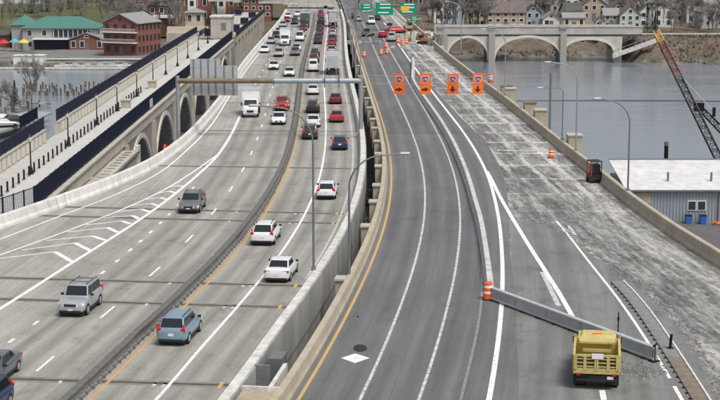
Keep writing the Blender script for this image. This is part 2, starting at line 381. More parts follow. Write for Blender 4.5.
for y in (152, 185, 218, 252, 288, 324, 360):
    mb = MB(); mb.box(((LBAR(y)+S(y)+4)/2, y, -3.0), (S(y)+4-LBAR(y)-1, 1.8, 1.6)); mb.build('pier_cap', M_FASCIA, deckL)
    for k in range(3):
        mb = MB(); mb.box((LBAR(y)+2+(S(y)+2-LBAR(y)-2)*k/2, y, -8.6), (1.5, 1.5, 9.6)); mb.build('pier_column', M_FASCIA, deckL)
deckR = thing('old_highway_bridge', 'old beige concrete highway bridge with milled deck under repair', 'bridge', (0, 0, 0))
extrude(pathf(off(A, -4.2), YR), [(-.5, -.75), (.1, -.75), (.1, -3.0), (-.15, -3.0), (-.15, -1.2), (-.5, -1.2)], 'fascia', M_BEIGE, deckR)
extrude(pathf(RB2, ys_road(74)), [(.0, -.02), (.5, -.02), (.5, -1.3), (.3, -1.6), (.3, -3.2), (.0, -3.2)], 'fascia', M_BEIGE, deckR)
sheet(off(A, -4.1), off(RB2, .2), -2.0, A, YR).build('underside', M_DARKC, deckR)
for y in (150, 180, 210, 245, 280, 315, 350):
    mb = MB(); mb.box(((A(y)-4+RB2(y))/2, y, -7.7), (RB2(y)-A(y)+2, 2.0, 11.2)); mb.build('pier_wall', M_BEIGE, deckR)

# parapets, each precast length a piece
def parapet(name, label, f, Ys_break, prof, m, gap=.05, cat='barrier', seg='segment', step=1.5, z=0, smooth=None):
    t = thing(name, label, cat, (f(Ys_break[0]), Ys_break[0], 0))
    ox, oy = f(Ys_break[0]), Ys_break[0]
    for a, b in zip(Ys_break[:-1], Ys_break[1:]):
        yy = frange(a, b-gap, step)
        extrude([(f(y)-ox, y-oy, z) for y in yy], prof, seg, m, t, smooth)
    return t
JERSEY = lambda h, s=1: [(-.30*s, .0), (-.28*s, .09), (-.17*s, .30), (-.11*s, h-.03), (-.09*s, h), (.09*s, h), (.11*s, h-.03), (.17*s, .30), (.28*s, .09), (.30*s, .0)]
parapet('concrete_barrier', 'long white concrete barrier curving along the left edge of the highway', LBAR, [106]+frange(112, 136, 12)+frange(137.6, 470, 12)[0:],
        [(-.30, -.05), (-.28, 1.02), (-.24, 1.08), (.10, 1.08), (.14, 1.02), (.22, .42), (.34, .2), (.36, -.02)], M_BWHITE, .12, step=2)
parapet('concrete_barrier', 'pale grey concrete barrier along the right edge of the busy highway, beside the dark gap', off(S, 4.25), frange(64, 470, 10),
        [(-.38, -.02), (-.36, .2), (-.27, .42), (-.24, 1.0), (-.2, 1.05), (.30, 1.05), (.33, 1.0), (.33, -.3), (-.38, -.3)], M_BTOP, .03, step=2)
parapet('concrete_barrier', 'beige concrete barrier beside the yellow line of the old bridge', off(A, -4.0), frange(64, 420, 8),
        [(-.22, -.8), (-.22, .8), (-.18, .86), (.16, .86), (.20, .8), (.26, .3), (.34, .1), (.34, -.02)], M_BEIGE, .04, step=2)
parapet('concrete_barrier', 'beige concrete barrier on the river side of the torn-up roadway', RB2, frange(80, 420, 9),
        [(-.36, -.02), (-.34, .2), (-.24, .4), (-.2, 1.02), (-.15, 1.08), (.2, 1.08), (.25, 1.02), (.25, -.6), (-.36, -.6)], M_BEIGE, .07, step=2)

# ------------------------------------------------------------------ painted markings (sheets on their road)
def line(f, a, b, wd, m, parent, name, z, step=2.):
    Ys = frange(a, b, step); mb = MB()
    for y in Ys: mb.v += [(f(y)-wd/2, y, z), (f(y)+wd/2, y, z)]
    mb.f = [(2*i, 2*i+1, 2*i+3, 2*i+2) for i in range(len(Ys)-1)]; mb.m = [0]*len(mb.f)
    return mb.build(name, m, parent)
ZL = .005; ZR = .009
line(LEDGE, 74, 440, .2, M_WLINE, roadL, 'edge_line', ZL)
line(GOREU, 100, 170, .22, M_WLINE, roadL, 'gore_line', ZL)
line(GOREL, 66, 206, .32, M_WLINE, roadL, 'gore_line', ZL+.003)
line(off(S, -3.5), 62, 460, .2, M_YLINE, roadL, 'yellow_edge_line', ZL)
line(S, 62, 460, .2, M_WLINE, roadL, 'solid_lane_line', ZL)
line(off(S, 3.2), 108, 450, .18, M_WLINE2, roadL, 'edge_line', ZL)
DASH = off(S, -8.15)
for k in range(-1, 29): line(DASH, 86-1.6+12.19*k, 86+1.5+12.19*k, .17, M_WLINE, roadL, 'dash', ZL, 1.6)
for k in range(0, 20): line(GOREL, 212+12.19*k, 215+12.19*k, .17, M_WLINE, roadL, 'dash', ZL, 1.6)
for y in (83, 91, 95.3, 110, 114, 118, 121.5, 125.3, 129.3, 133.3, 138, 142.5, 147.5): line(off(S, -11.85), y-.5, y+.5, .22, M_WLINE, roadL, 'dotted_dash', ZL+.001, 1)
CH = [((72.5, 262), (55, 251.8), (0, 258.5)), ((91, 251), (75, 243), (22, 250)), ((106, 240.5), (92.5, 236), (46, 240.5)), ((118, 232.5), (107.5, 227.5), (67.5, 232)),
      ((130, 224), (122.5, 221), (86, 225)), ((139, 219), (132.5, 215.5), (104, 218)), ((150, 212), (141, 209), (116, 212)), ((159, 206), (151, 203.5), (129, 205.8)),
      ((167, 199.5), (160, 197.5), (143, 200)), ((176, 193), (169, 191), (155, 194)), ((184, 186.5), (177, 185.5), (166, 188))]
for a, b, c in CH:
    a, b, c = G(*a), G(*b), G(*c); mb = MB()
    for p, q, wd in ((a, b, .42), (b, c, .22)):
        d = (q-p).normalized(); n = Vector((-d.y, d.x, 0))*wd/2; z = Vector((0, 0, ZL+.0015 if p is a else ZL+.002))
        mb.quad(p-n+z, p+n+z, q+n+z, q-n+z)
    mb.build('chevron', M_WLINE, roadL)
# expansion joints: dark grooves with steel edges
def joint(y0, slope, fa, fb, name='expansion_joint', wd=.30):
    n = 8; out = None
    for wd, z, m_ in ((1.0, .0025, M_JEDGE), (.34, .0045, M_JDARK)):
        mb = MB(); xa = fa(y0); xb = fb(y0)
        for i in range(n):
            x0 = xa+(xb-xa)*i/n; x1 = xa+(xb-xa)*(i+1)/n; q0 = y0+slope*(x0-S(y0)); q1 = y0+slope*(x1-S(y0))
            mb.quad((x0, q0-wd/2, z), (x1, q1-wd/2, z), (x1, q1+wd/2, z), (x0, q0+wd/2, z))
        o_ = mb.build(name if out is None else 'joint_seal', m_, roadL if out is None else out); out = out or o_
M_JEDGE = mat('joint_header_concrete', (.21, .195, .17), .9, var=.25, scale=1.5); M_JDARK = mat('joint_seal', (.075, .065, .055), .8, var=.4, scale=2)
JL = [(82, -.1), (99.8, -.12), (106.0, -.12), (129.5, -.14), (134.0, -.14), (160, -.1), (190, -.06), (222, -.03), (252, 0), (286, 0), (320, .02), (360, .02), (400, .02)]
for y, s_ in JL:
    joint(y, s_, off(LBAR, .4), off(MED, -.4)); joint(y, s_, off(MED, .4), off(S, 3.8))
    if y < 140:
        for o_ in (2.75, 3.45):
            x = S(y)+o_; mb = MB(); q = y+s_*o_; mb.quad((x-.12, q-.6, .0055), (x+.12, q-.6, .0055), (x+.2, q+.6, .0055), (x-.04, q+.6, .0055)); mb.build('yellow_tick', M_YLINE, roadL)
        for o_ in (-.9, -.35):
            x = S(y)+o_; q = y+s_*o_; mb = MB(); mb.quad((x-.1, q-.75, .0045), (x+.1, q-.75, .0045), (x+.16, q+.1, .0045), (x-.02, q+.1, .0045)); mb.build('white_tick', M_WLINE2, roadL)
        x = S(y)-6.1; q = y+s_*-6.1; mb = MB(); mb.box((x, q-.35, .006), (.2, .6, .004)); mb.build('white_tick', M_WLINE2, roadL)
# right roadway lines
line(off(A, -3.25), 62, 420, .2, M_YLINE, roadR, 'yellow_edge_line', ZR)
line(A, 62, 420, .18, M_WLINE2, roadR, 'lane_line', ZR)
line(off(A, 3.12), 62, 420, .18, M_WLINE2, roadR, 'lane_line', ZR)
line(rel(A, [(62, 5.6), (79, 5.35), (101, 5.3), (110, 5.1), (150, 5.0)]), 62, 120, .17, M_FAINT, roadR, 'ghost_line', ZR)
EL = rel(A, [(62, 7.0), (79, 6.84), (100, 6.68), (121, 6.47), (140, 6.44), (157, 6.5), (182, 6.4), (225, 6.0), (300, 5.8), (420, 5.6)])
line(EL, 62, 420, .3, M_WLINE, roadR, 'edge_line', ZR)
FLN = rel(A, [(89, 12.5), (96, 11.45), (103, 10.6), (108, 9.98), (122, 8.42), (140, 7.1), (158, 6.6)])
line(FLN, 91.5, 158, .34, M_WLINE, roadR, 'diverge_line', ZR+.003)
GLN = rel(A, [(66, 18.6), (78, 17.17), (86, 16.3), (101, 14.6), (113, 13.1), (129, 11.45)])
line(GLN, 83, 130, .19, M_WLINE, roadR, 'ramp_line', ZR+.001); line(GLN, 66, 81.5, .22, M_WLINE, roadR, 'ramp_line', ZR+.001)
line(lambda y: G(571, 229).x+.0*(y), 124, 128, .3, M_WLINE2, roadR, 'ramp_dash', ZR+.002)
pa, pb = G(541, 272), G(540, 306)
mb = MB(); mb.quad((pa.x-.18, pb.y, ZR), (pa.x+.15, pb.y, ZR), (pa.x+.25, pa.y, ZR), (pa.x-.1, pa.y, ZR)); mb.build('ghost_dash', M_WLINE2, roadR)
mb = MB(); mb.quad(G(601, 400, ZR), G(607, 400, ZR), G(605, 390, ZR), G(599, 390, ZR)); mb.build('lane_dash', M_WLINE, roadR)
mb = MB(); mb.quad(G(341, 358, ZR), G(355, 363, ZR), G(370, 358, ZR), G(355, 353.5, ZR)); mb.build('white_diamond', M_WLINE, roadR)
pc = G(360, 348.3); mb = MB(); mb.prism([(pc.x+.42*math.cos(k*.5236)*(1+.12*math.sin(3*k)), pc.y+.85*math.sin(k*.5236)) for k in range(12)], .005, .011); mb.build('tar_patch', M_RUBBER, roadR)
pc = G(358, 317); mb = MB(); mb.box((pc.x, pc.y, .03), (.1, .3, .05)); mb.build('loose_debris', M_RUBBER, roadR)
line(rel(A, [(60, 1.5), (75, 1.55), (90, 1.46), (110, 1.56), (140, 1.42), (180, 1.45), (260, 1.5)]), 62, 260, .04, M_SEAM, roadR, 'tar_seam', .0070)
# transverse scars in the milled deck
for x0, x1, y in ((470, 526, 122), (459, 505, 103), (497, 556, 150), (452, 488, 90), (446, 474, 76), (441, 466, 66), (555, 575, 154)):
    a, b = G(x0, y), G(x1, y+1.5); mb = MB(); wd = .5
    n = 10
    for i in range(n):
        p = a+(b-a)*i/n; q = a+(b-a)*(i+1)/n; j0 = .25*math.sin(i*2.3); j1 = .25*math.sin((i+1)*2.3)
        mb.quad((p.x, p.y-wd+j0, .005), (q.x, q.y-wd+j1, .005), (q.x, q.y+wd-j1, .005), (p.x, p.y+wd-j0, .005))
    mb.build('joint_strip', mat('pale_joint_mortar', (.55, .55, .55), .9, col2=(.24, .24, .24), scale=2.5), roadR)

# ------------------------------------------------------------------ median: linked dark barrier units
med = thing('median_barrier', 'dark linked barrier of short units dividing the two directions of traffic', 'barrier', (MED(63), 63, 0))
unit = MB(); unit.loft([[(o, y, z) for o, z in [(-.31, 0), (-.30, .1), (-.16, .2), (-.14, .5), (-.21, .55), (-.22, .66), (.22, .66), (.21, .55), (.14, .5), (.16, .2), (.30, .1), (.31, 0)]] for y in (-.48, .48)])
unit.box((0, .5, .33), (.2, .1, .55)); unit.box((-.30, -.38, .1), (.2, .1, .2)); unit.box((.30, -.38, .1), (.2, .1, .2))
um = unit.mesh('barrier_unit', M_MED)
y = 63.0; k = 0
far_mb = MB()
while y < 460:
    if k < 300 and y < 340:
        o = link('barrier_unit', um, med, (MED(y)-MED(63)+R.uniform(-.03, .03), y-63, 0), -math.atan((MED(y+1)-MED(y-1))/2)+R.uniform(-.02, .02))
        k += 1; y += 1.02
    else:
        far_mb.box((MED(y)-MED(63), y-63+1, .33), (.48, 1.9, .66)); y += 2.04
stuff(far_mb.build('far_barrier_units', M_MED, med))

# temporary pale barrier row on the asphalt, ending at the drum
DB = rel(A, [(100, 5.95), (103, 5.81), (117, 5.18), (127, 4.82), (136, 4.5), (146, 4.32), (176, 4.1), (196, 4.0), (213, 3.85), (232, 3.70), (252, 3.81), (274, 5.14), (294, 6.3)])
parapet('temporary_barrier', 'row of pale temporary concrete barrier sections ending at an orange drum', DB, frange(103.5, 293, 3.7), [(-.34, 0), (-.32, .1), (-.24, .28), (-.2, .8), (-.17, .84), (.17, .84), (.2, .8), (.24, .28), (.32, .1), (.34, 0)], mat('pale_barrier_concrete', (.50, .50, .50), .85, var=.28, scale=1.5, bump=.2), .12, seg='barrier_section', step=1.2)
# near-right steel barrier lying along the ramp edge
HB = hermite([66, 77.7, 90, 100, 104, 108], [17.6, 18.0, 18.35, 18.45, 18.35, 18.1])
t = thing('joint_strip', 'low grey joint strip with dark lugs along the edge of the milled concrete', 'joint strip', (HB(67), 67, 0))
y = 67.0
while y < 106:
    mb = MB(); a = -math.atan((HB(y+1)-HB(y-1))/2); c = (HB(y+1)-HB(67), y+1-67, 0)
    mb.box((0, 0, .03), (.95, 1.97, .05)); mb.box((.45, 0, .06), (.12, 1.97, .10), mi=1); mb.box((-.44, 0, .05), (.06, 1.97, .06))
    for q in (-.9, .1): mb.box((-.50, q, .04), (.26, .12, .07), mi=2)
    o = mb.build('plate', [mat('worn_plate', (.20, .205, .205), .8, var=.25, scale=2) if y > 86 else mat('rusty_plate', (.19, .155, .125), .85, var=.3, scale=2), M_BTOP, M_BLACKM], t); o.location = c; o.rotation_euler = (0, 0, a); y += 2.0
# swing barrier across the ramp
ga, gb = G(487, 298), G(656, 362); gd = (gb-ga); gl = gd.length; gang = math.atan2(gd.y, gd.x)
t = thing('steel_gate_barrier', 'long grey steel barrier swung diagonally across the ramp behind the yellow truck', 'barrier', tuple(ga), gang)
nseg = 5
for i in range(nseg):
    mb = MB(); x0 = gl*i/nseg; x1 = gl*(i+1)/nseg-.05; xm = (x0+x1)/2
    mb.box((xm, 0, .50), (x1-x0, .26, .56)); mb.box((xm, 0, .82), (x1-x0, .34, .10), mi=1); mb.box((xm, 0, .17), (x1-x0, .42, .12), mi=1)
    mb.build('panel', [M_STEEL, M_ALU], t)
    for q in (.25, .75):
        mb = MB(); mb.box((x0+(x1-x0)*q, 0, .06), (.22, .62, .11)); mb.build('foot', M_TRIM, t)
mb = MB(); mb.tube([(gl-.12, -.05, 0), (gl-.12, -.05, 1.0)], .09); mb.box((gl-.12, -.05, .05), (.5, .5, .1)); mb.build('end_post', M_BLACKM, t)
p = G(670, 349); t = thing('marker_post', 'short black post leaning beside the joint strip at the ramp edge', 'post', tuple(p))
mb = MB(); mb.tube([(0, 0, 0), (.06, 0, .9)], .09, 8); mb.build('post', M_BLACKM, t); mb = MB(); mb.box((0, 0, .04), (.4, .4, .08)); mb.build('foot', M_BLACKM, t)
p = G(618, 333); t = thing('delineator_post', 'thin dark post standing at the diagonal steel barrier', 'post', tuple(p))
mb = MB(); mb.tube([(0, 0, 0), (0, 0, 1.3)], .04, 6); mb.build('post', M_BLACKM, t); mb = MB(); mb.box((0, 0, .9), (.14, .1, .2)); mb.build('reflector', M_TRIM, t)

# ------------------------------------------------------------------ drums, cones
def drum_meshes():
    out = []
    def ring(z0, z1, r0, r1): m = MB(); m.loft([[(r*math.cos(a*math.pi/8), r*math.sin(a*math.pi/8), z) for a in range(16)] for r, z in ((r0, z0), (r1, z1))]); return m
    out.append(('body', ring(.06, 1.0, .29, .23).mesh('drum_body', M_OBAR, 40)))
    for z in (.38, .72): out.append(('white_band', ring(z, z+.14, .302-.0638*(z-.06), .302-.0638*(z+.08)).mesh('drum_band', M_WHITEP, 40)))
    out.append(('base', ring(0, .08, .38, .36).mesh('drum_base', M_RUBBER, 40)))
    m = MB(); m.tube([(-.1, 0, .99), (-.08, 0, 1.07), (.08, 0, 1.07), (.1, 0, .99)], .02, 6); out.append(('handle', m.mesh('drum_handle', M_OBAR)))
    return out
DRUM = drum_meshes()
def drum(p, label, s=1.0, group=None):
    t = thing('traffic_drum', label, 'traffic drum', (p[0], p[1], p[2]), R.uniform(0, 3), group); t.scale = (s, s, s)
    for n, me in DRUM: link(n, me, t)
drum(G(488, 299.5), 'orange and white drum at the near end of the pale barrier row', 1.15, 'orange traffic drums')
drum(G(551, 158), 'lone orange and white drum standing on the milled concrete', 1.0, 'orange traffic drums')
for x, y, l in ((386, 48, 'left'), (387, 54, 'front'), (381, 55, 'outer')):
    drum(G(x, y), 'far orange drum in the cluster where the lanes are closed, %s one' % l, 1.25, 'orange traffic drums')
for x, y, l in ((403, 46, 'first'), (406, 44, 'second'), (398, 43, 'third')):
    drum(G(x, y), 'far orange drum beside the closed lanes, %s of the right-hand row' % l, 1.25, 'orange traffic drums')
drum(G(364, 57), 'far orange drum against the beige left barrier of the old bridge', 1.2, 'orange traffic drums')
drum(G(490.5, 82, 1.08), 'orange drum on top of the river-side barrier beyond the orange signs', 1.2, 'orange traffic drums')

# ------------------------------------------------------------------ old arch bridge with footpath (left)
BX0, BX1 = -37.0, -28.9; BY0, BY1 = 134, 352
ob = thing('arch_bridge', 'old concrete arch bridge carrying a railed footpath beside the highway', 'bridge', (BX1, BY0, 0))
def obp(mb, name, m, smooth=None):
    o = mb.build(name, m, None, smooth); o.parent = ob; o.matrix_parent_inverse = Matrix.Translation((-BX1, -BY0, 0)); return o
mb = MB(); mb.box(((BX0+BX1)/2, (BY0+BY1)/2, -.35), (BX1-BX0, BY1-BY0, .7)); obp(mb, 'deck', M_PATH)
mb = MB(); yy_ = frange(106, 134, 2); mb.prism([(BX0-4, yy_[0])]+[(min(BX1, LBAR(q)-.5), q) for q in yy_]+[(BX0-4, 134)], -.7, .0); obp(mb, 'flared_deck', M_PATH)
mb = MB(); mb.box((BX1+.2, (BY0+BY1)/2, .0), (.62, BY1-BY0, .22)); obp(mb, 'cornice', M_OLDC)
mb = MB(); mb.box((BX1+.02, (BY0+BY1)/2, -.85), (.36, BY1-BY0, 1.2)); obp(mb, 'fascia_band', M_OLDC)
mb = MB(); y = BY0+.5
while y < BY1: mb.box((BX1+.30, y, -.72), (.22, .42, 1.25)); y += 1.05
stuff(obp(mb, 'fascia_ribs', M_OLDC))
# kerb of the path (raised strip) and low parapet on the far side
mb = MB(); mb.box((-31.1, (BY0+BY1)/2, .05), (4.0, BY1-BY0, .1)); obp(mb, 'raised_walk', mat('pale_paving', (.5, .49, .47), .85, var=.1, scale=.6))
fp = MB()
for a, b in ((BY0, 180), (187, BY1)):
    fp.box((BX0+.1, (a+b)/2, .7), (.4, b-a, 1.6)); fp.box((BX0+.1, (a+b)/2, 1.53), (.6, b-a, .14))
obp(fp, 'far_parapet', M_OLDC)
y = BY0+1
mb = MB()
while y < BY1:
    if not 179 < y < 188: mb.box((BX0+.32, y, .72), (.08, 1.4, 1.1))
    y += 2.3
stuff(obp(mb, 'far_parapet_panels', mat('pale_panel_concrete', (.6, .57, .5), .9, var=.1, scale=.8)))
# spandrel walls with arched openings
CROWN = [150, 175.5, 201, 226.5, 252, 277.5, 303, 328.5]; HS = 11.7
def arch_z(y):
    for c in CROWN:
        d = abs(y-c)
        if d < HS: return -12.5+10.3*math.sqrt(max(0, 1-(d/HS)**2))
    return -12.5
yy = frange(BY0, BY1, .6)
for x, nm in ((BX1-.15, 'spandrel_wall'), (BX0+.15, 'spandrel_wall')):
    mb = MB()
    for y0, y1 in zip(yy[:-1], yy[1:]):
        z0, z1 = arch_z(y0), arch_z(y1)
        vs = [(x-.25, y0, z0), (x-.25, y1, z1), (x-.25, y1, -1.3), (x-.25, y0, -1.3), (x+.25, y0, z0), (x+.25, y1, z1), (x+.25, y1, -1.3), (x+.25, y0, -1.3)]
        mb.add(vs, [(3, 2, 1, 0), (4, 5, 6, 7), (0, 1, 5, 4)])
    obp(mb, nm, mat('spandrel_concrete', (.36, .33, .285), .9, col2=(.22, .20, .17), scale=.5, stretch=(1, 1, .3)))
for c in CROWN:
    mb = MB(); n = 28                                     # barrel
    for i in range(n):
        t0, t1 = math.pi*i/n, math.pi*(i+1)/n
        a = (c-HS*math.cos(t0), -12.5+10.3*math.sin(t0)); b = (c-HS*math.cos(t1), -12.5+10.3*math.sin(t1))
        mb.quad((BX0, a[0], a[1]), (BX1, a[0], a[1]), (BX1, b[0], b[1]), (BX0, b[0], b[1]))
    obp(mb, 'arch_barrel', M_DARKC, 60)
    mb = MB(); rings = []
    for i in range(n+1):
        t0 = math.pi*i/n; ca, sa = -math.cos(t0), math.sin(t0)
        rings.append([(BX1+.02, c+(HS+k)*ca, -12.5+(10.3+k)*sa) if q else (BX1+.32, c+(HS+k)*ca, -12.5+(10.3+k)*sa) for k, q in ((-.12, 0), (.5, 0), (.5, 1), (-.12, 1))])
    mb.loft(rings); obp(mb, 'arch_ring', mat('arch_ring_concrete', (.56, .54, .49), .9, var=.15, scale=.8), 60)
for c in [CROWN[0]-12.75]+[c+12.75 for c in CROWN]:
    mb = MB(); mb.box((BX1+.25, c, -7.0), (.5, 1.7, 11.0)); obp(mb, 'pilaster', M_OLDC)
    for q in (-.5, .5):
        mb = MB(); mb.box((BX1+.52, c+q, -6.8), (.12, .3, 10)); obp(mb, 'pilaster_rib', M_OLDC)
# terraced concrete ledge between arch bridge and highway
led = thing('concrete_ledge', 'sloping concrete ledge with drain slots between the arch bridge and highway', 'ledge', (-27.9, 150, 0))
mb = MB(); mb.add([(-1.2, 0, -6), (1.0, 0, -6), (1.0, 36, -6), (-1.2, 36, -6), (-1.2, 0, -1.6), (1.0, 0, -1.6), (1.0, 36, -1.8), (-1.2, 36, -1.8)], [(3, 2, 1, 0), (4, 5, 6, 7), (0, 1, 5, 4), (1, 2, 6, 5), (2, 3, 7, 6), (3, 0, 4, 7)])
mb.build('block', M_OLDC, led)
mb = MB(); mb.box((1.05, 18, -1.95), (.3, 36, .25)); mb.build('edge_strip', M_DARKC, led)
mb = MB(); mb.box((1.0, 36, -3.4), (.4, 1.6, 4.4)); mb.build('end_block', M_BTOP, led)
for k in range(16): mb = MB(); mb.box((.1+.04*(k % 2), 1.5+k*2.15, -1.69), (.85, .22, .06)); mb.build('drain_slot', M_DARKC, led)
# navy railings
def railing(label, x, y0, y1, z0, h, cross=None):
    t = thing('railing', label, 'railing', (x, y0, z0)); L_ = y1-y0
    for z in (.12, h-.05):
        mb = MB(); mb.box((0, L_/2, z), (.07, L_, .07)); mb.build('rail', M_NAVY, t)
    pm = MB(); pm.box((0, 0, h/2), (.11, .11, h+.08)); pm = pm.mesh('post', M_NAVY)
    n = int(L_/2.4)
    for k in range(n+1): link('post', pm, t, (0, L_*k/n, 0))
    mb = MB(); y = .12
    while y < L_: mb.box((0, y, h/2), (.045, .035, h-.15)); y += .125
    stuff(mb.build('pickets', M_NAVY, t)); return t
railing('navy picket railing on the highway side of the arch bridge footpath', BX1-.05, 136, BY1, .1, 1.95)
railing('navy picket railing on the far parapet, near stretch left of the lookout gap', BX0+.1, 135, 179.6, 1.6, 1.45)
railing('navy picket railing on the far parapet beyond the lookout gap', BX0+.1, 187.4, BY1, 1.6, 1.45)
railing('short navy railing panel of the lookout set back behind the far parapet', BX0-3.4, 183, 193, 1.2, 1.5)
# near end: railing turns along the highway barrier
pa = Vector((BX1-.1, 136, 0)); pb = Vector((LBAR(120)-.8, 121, 0)); d = pb-pa
t = thing('railing', 'navy railing flaring out behind the white barrier at the left edge', 'railing', tuple(pa), math.atan2(d.y, d.x))
for z in (.12, 1.95): mb = MB(); mb.box((d.length/2, 0, z), (d.length, .07, .07)); mb.build('rail', M_NAVY, t)
pm = MB(); pm.box((0, 0, 1.0), (.11, .11, 2.1)); pm = pm.mesh('post', M_NAVY)
for k in range(9): link('post', pm, t, (d.length*k/8, 0, 0))
mb = MB(); k = 0
while k < d.length: mb.box((k, 0, 1.0), (.03, .03, 1.8)); k += .2
stuff(mb.build('pickets', M_NAVY, t))
# lamp posts and bollards on the path
LM = [('plinth', M_BLACKM), ('shaft', M_BLACKM), ('lantern', mat('lantern_glass', (.62, .60, .55), .3)), ('cap', M_BLACKM)]
def lathe(prof, n=10):
    m = MB(); m.loft([[(r*math.cos(a*2*math.pi/n), r*math.sin(a*2*math.pi/n), z) for a in range(n)] for r, z in prof]); return m
LMESH = [lathe([(.34, 0), (.34, .12), (.22, .2), (.18, .55), (.10, .7)]).mesh('plinth', M_BLACKM, 40), lathe([(.085, .65), (.06, 3.1), (.10, 3.15), (.10, 3.22)], 8).mesh('shaft', M_BLACKM, 40),
         lathe([(.12, 3.22), (.21, 3.4), (.2, 3.62), (.12, 3.78)]).mesh('lantern', LM[2][1], 40), lathe([(.25, 3.74), (.18, 3.86), (.06, 3.95), (.02, 4.08)]).mesh('cap', M_BLACKM, 40)]
for k, (x, y) in enumerate([(-33.5, 156), (-33.5, 176.5), (-33.5, 196.2), (-33.2, 211), (-33.2, 230), (-33.4, 249.8), (-33.3, 265.6), (-33.2, 282), (-33.3, 300), (-33.3, 320), (-33.3, 340)]):
    t = thing('lamp_post', 'black lantern lamp post on the arch bridge path, %s from the camera' % ORD[k], 'lamp post', (x, y, .1), 0, 'lantern posts along the footpath')
    for (n_, _), me in zip(LM, LMESH): link(n_, me, t)
BOL = [('shaft', lathe([(.10, 0), (.10, .9), (.06, .98)], 8).mesh('shaft', M_BLACKM, 40)), ('collar', lathe([(.16, 0), (.16, .08), (.11, .1)], 8).mesh('collar', M_BLACKM, 40))]
_u = ['', 'first', 'second', 'third', 'fourth', 'fifth', 'sixth', 'seventh', 'eighth', 'ninth', 'tenth', 'eleventh', 'twelfth', 'thirteenth', 'fourteenth', 'fifteenth', 'sixteenth', 'seventeenth', 'eighteenth', 'nineteenth']
def num(n): return _u[n] if n < 20 else ({2: 'twentieth', 3: 'thirtieth', 4: 'fortieth', 5: 'fiftieth'}[n//10] if n % 10 == 0 else {2: 'twenty', 3: 'thirty', 4: 'forty', 5: 'fifty'}[n//10]+'-'+_u[n % 10])
nb = 0
y = 137.5
while y < 236:
    if min(abs(y-q) for q in (215, 216)) > 1.4:
        nb += 1; t = thing('bollard', 'black bollard along the footpath, %s from the near end' % num(nb), 'bollard', (-33.4, y, .1), 0, 'bollards lining the footpath')
        for n_, me in BOL: link(n_, me, t)
    y += 2.45
for (x, y, l) in ((121.5, 108.5, 'nearer'), (148.5, 88.5, 'farther')):
    p = G(x, y); t = thing('stone_planter', '%s square beige planter box standing on the footpath' % l, 'planter', (-32.6, p.y, .1))
    mb = MB(); mb.box((0, 0, .55), (1.15, 1.6, 1.1)); mb.build('box', M_BEIGE, t); mb = MB(); mb.box((0, 0, 1.13), (1.35, 1.8, .14)); mb.build('rim', M_OLDC, t)
p = PY(154.5, 97.5, 220); t = thing('path_sign', 'small pale green sign hung on the navy railing', 'sign', (BX1+.1, 213, .9))
mb = MB(); mb.box((0, 0, .1), (.06, 2.6, 1.1)); mb.build('panel', mat('pale_green_sign', (.50, .62, .54), .5), t); mb = MB(); mb.box((-.05, 0, .1), (.05, .1, .9)); mb.build('bracket', M_BLACKM, t)
# bridge tower block and the far plain spans
tw = thing('bridge_tower', 'square grey concrete tower block at the far end of the arch bridge', 'tower', (-31.3, 356, 0))
mb = MB(); mb.box((-.2, 0, -4.8), (5.2, 7, 10)); mb.build('base', M_FASCIA, tw); mb = MB(); mb.box((-.2, 0, 2.6), (4.7, 6.4, 4.8)); mb.build('block', M_OLDC, tw)
mb = MB(); mb.box((-.2, 0, .05), (5.5, 7.2, .4)); mb.build('string_course', M_DARKC, tw); mb = MB(); mb.box((-.2, 0, 5.15), (5.1, 6.8, .35)); mb.build('cornice', M_BTOP, tw)
mb = MB(); mb.box((.4, -3.24, 3.0), (1.1, .1, 1.6)); mb.build('plaque', M_STEELD, tw)
fs = thing('far_footbridge', 'plain concrete spans on tall columns continuing beyond the tower block', 'bridge', (-32, 360, 0))
mb = MB(); mb.box((-1, 55, -.6), (8.5, 110, 1.2)); mb.build('deck', M_OLDC, fs)
for s_ in (3.3, -5.2): mb = MB(); mb.box((s_, 55, .8), (.12, 110, 1.2)); mb.build('side_panel', M_NAVY, fs)
for k in range(10): mb = MB(); mb.box((3.0, 5+11*k, -5.4), (.9, 1.1, 8.4)); mb.build('column', M_OLDC, fs)
for k in range(7):
    mb = MB(); mb.box((-3.5+(k % 2)*5, 6+k*15, 1.0), (1.8, 4.2, 1.4)); mb.build('dark_hoarding', M_NAVY, fs)

# ------------------------------------------------------------------ gantry, span-wire signs
gz = 6.83
gt = thing('sign_gantry', 'long steel tube gantry spanning the highway, half rusty half blue grey', 'gantry', (0.1, 184, 0))
mb = MB(); mb.tube([(-21.8, 0, gz), (-10.5, 0, gz)], .30, 14); mb.build('rusty_beam', M_RUST, gt, 40)
mb = MB(); mb.tube([(-10.5, 0, gz), (0.05, 0, gz)], .31, 14); mb.build('grey_beam', M_BSTEEL, gt, 40)
mb = MB(); mb.tube([(-10.45, 0, gz), (-10.3, 0, gz)], .42, 14); mb.build('flange', M_STEELD, gt, 40)
mb = MB(); mb.tube([(0, 0, -6), (0, 0, gz+.5)], .27, 12); mb.build('post', M_STEEL, gt, 40)
mb = MB(); mb.box((0, 0, -.1), (1.0, 1.0, 1.5)); mb.build('post_base', M_BEIGE, gt)
mb = MB(); mb.tube([(-21.8, 0, -5), (-21.8, 0, gz+.6)], .24, 12); mb.build('post', M_STEEL, gt, 40)
for x in (-4.3, -2.6): mb = MB(); mb.box((x, -.35, gz), (.16, .1, 1.5)); mb.box((x, -.2, gz+.1), (.2, .5, .16)); mb.build('hanger', M_STEELD, gt)
sg = thing('road_sign', 'backs of two tall aluminium sign panels mounted on the rusty gantry beam', 'sign', (-21+.8, 184.6, 0))
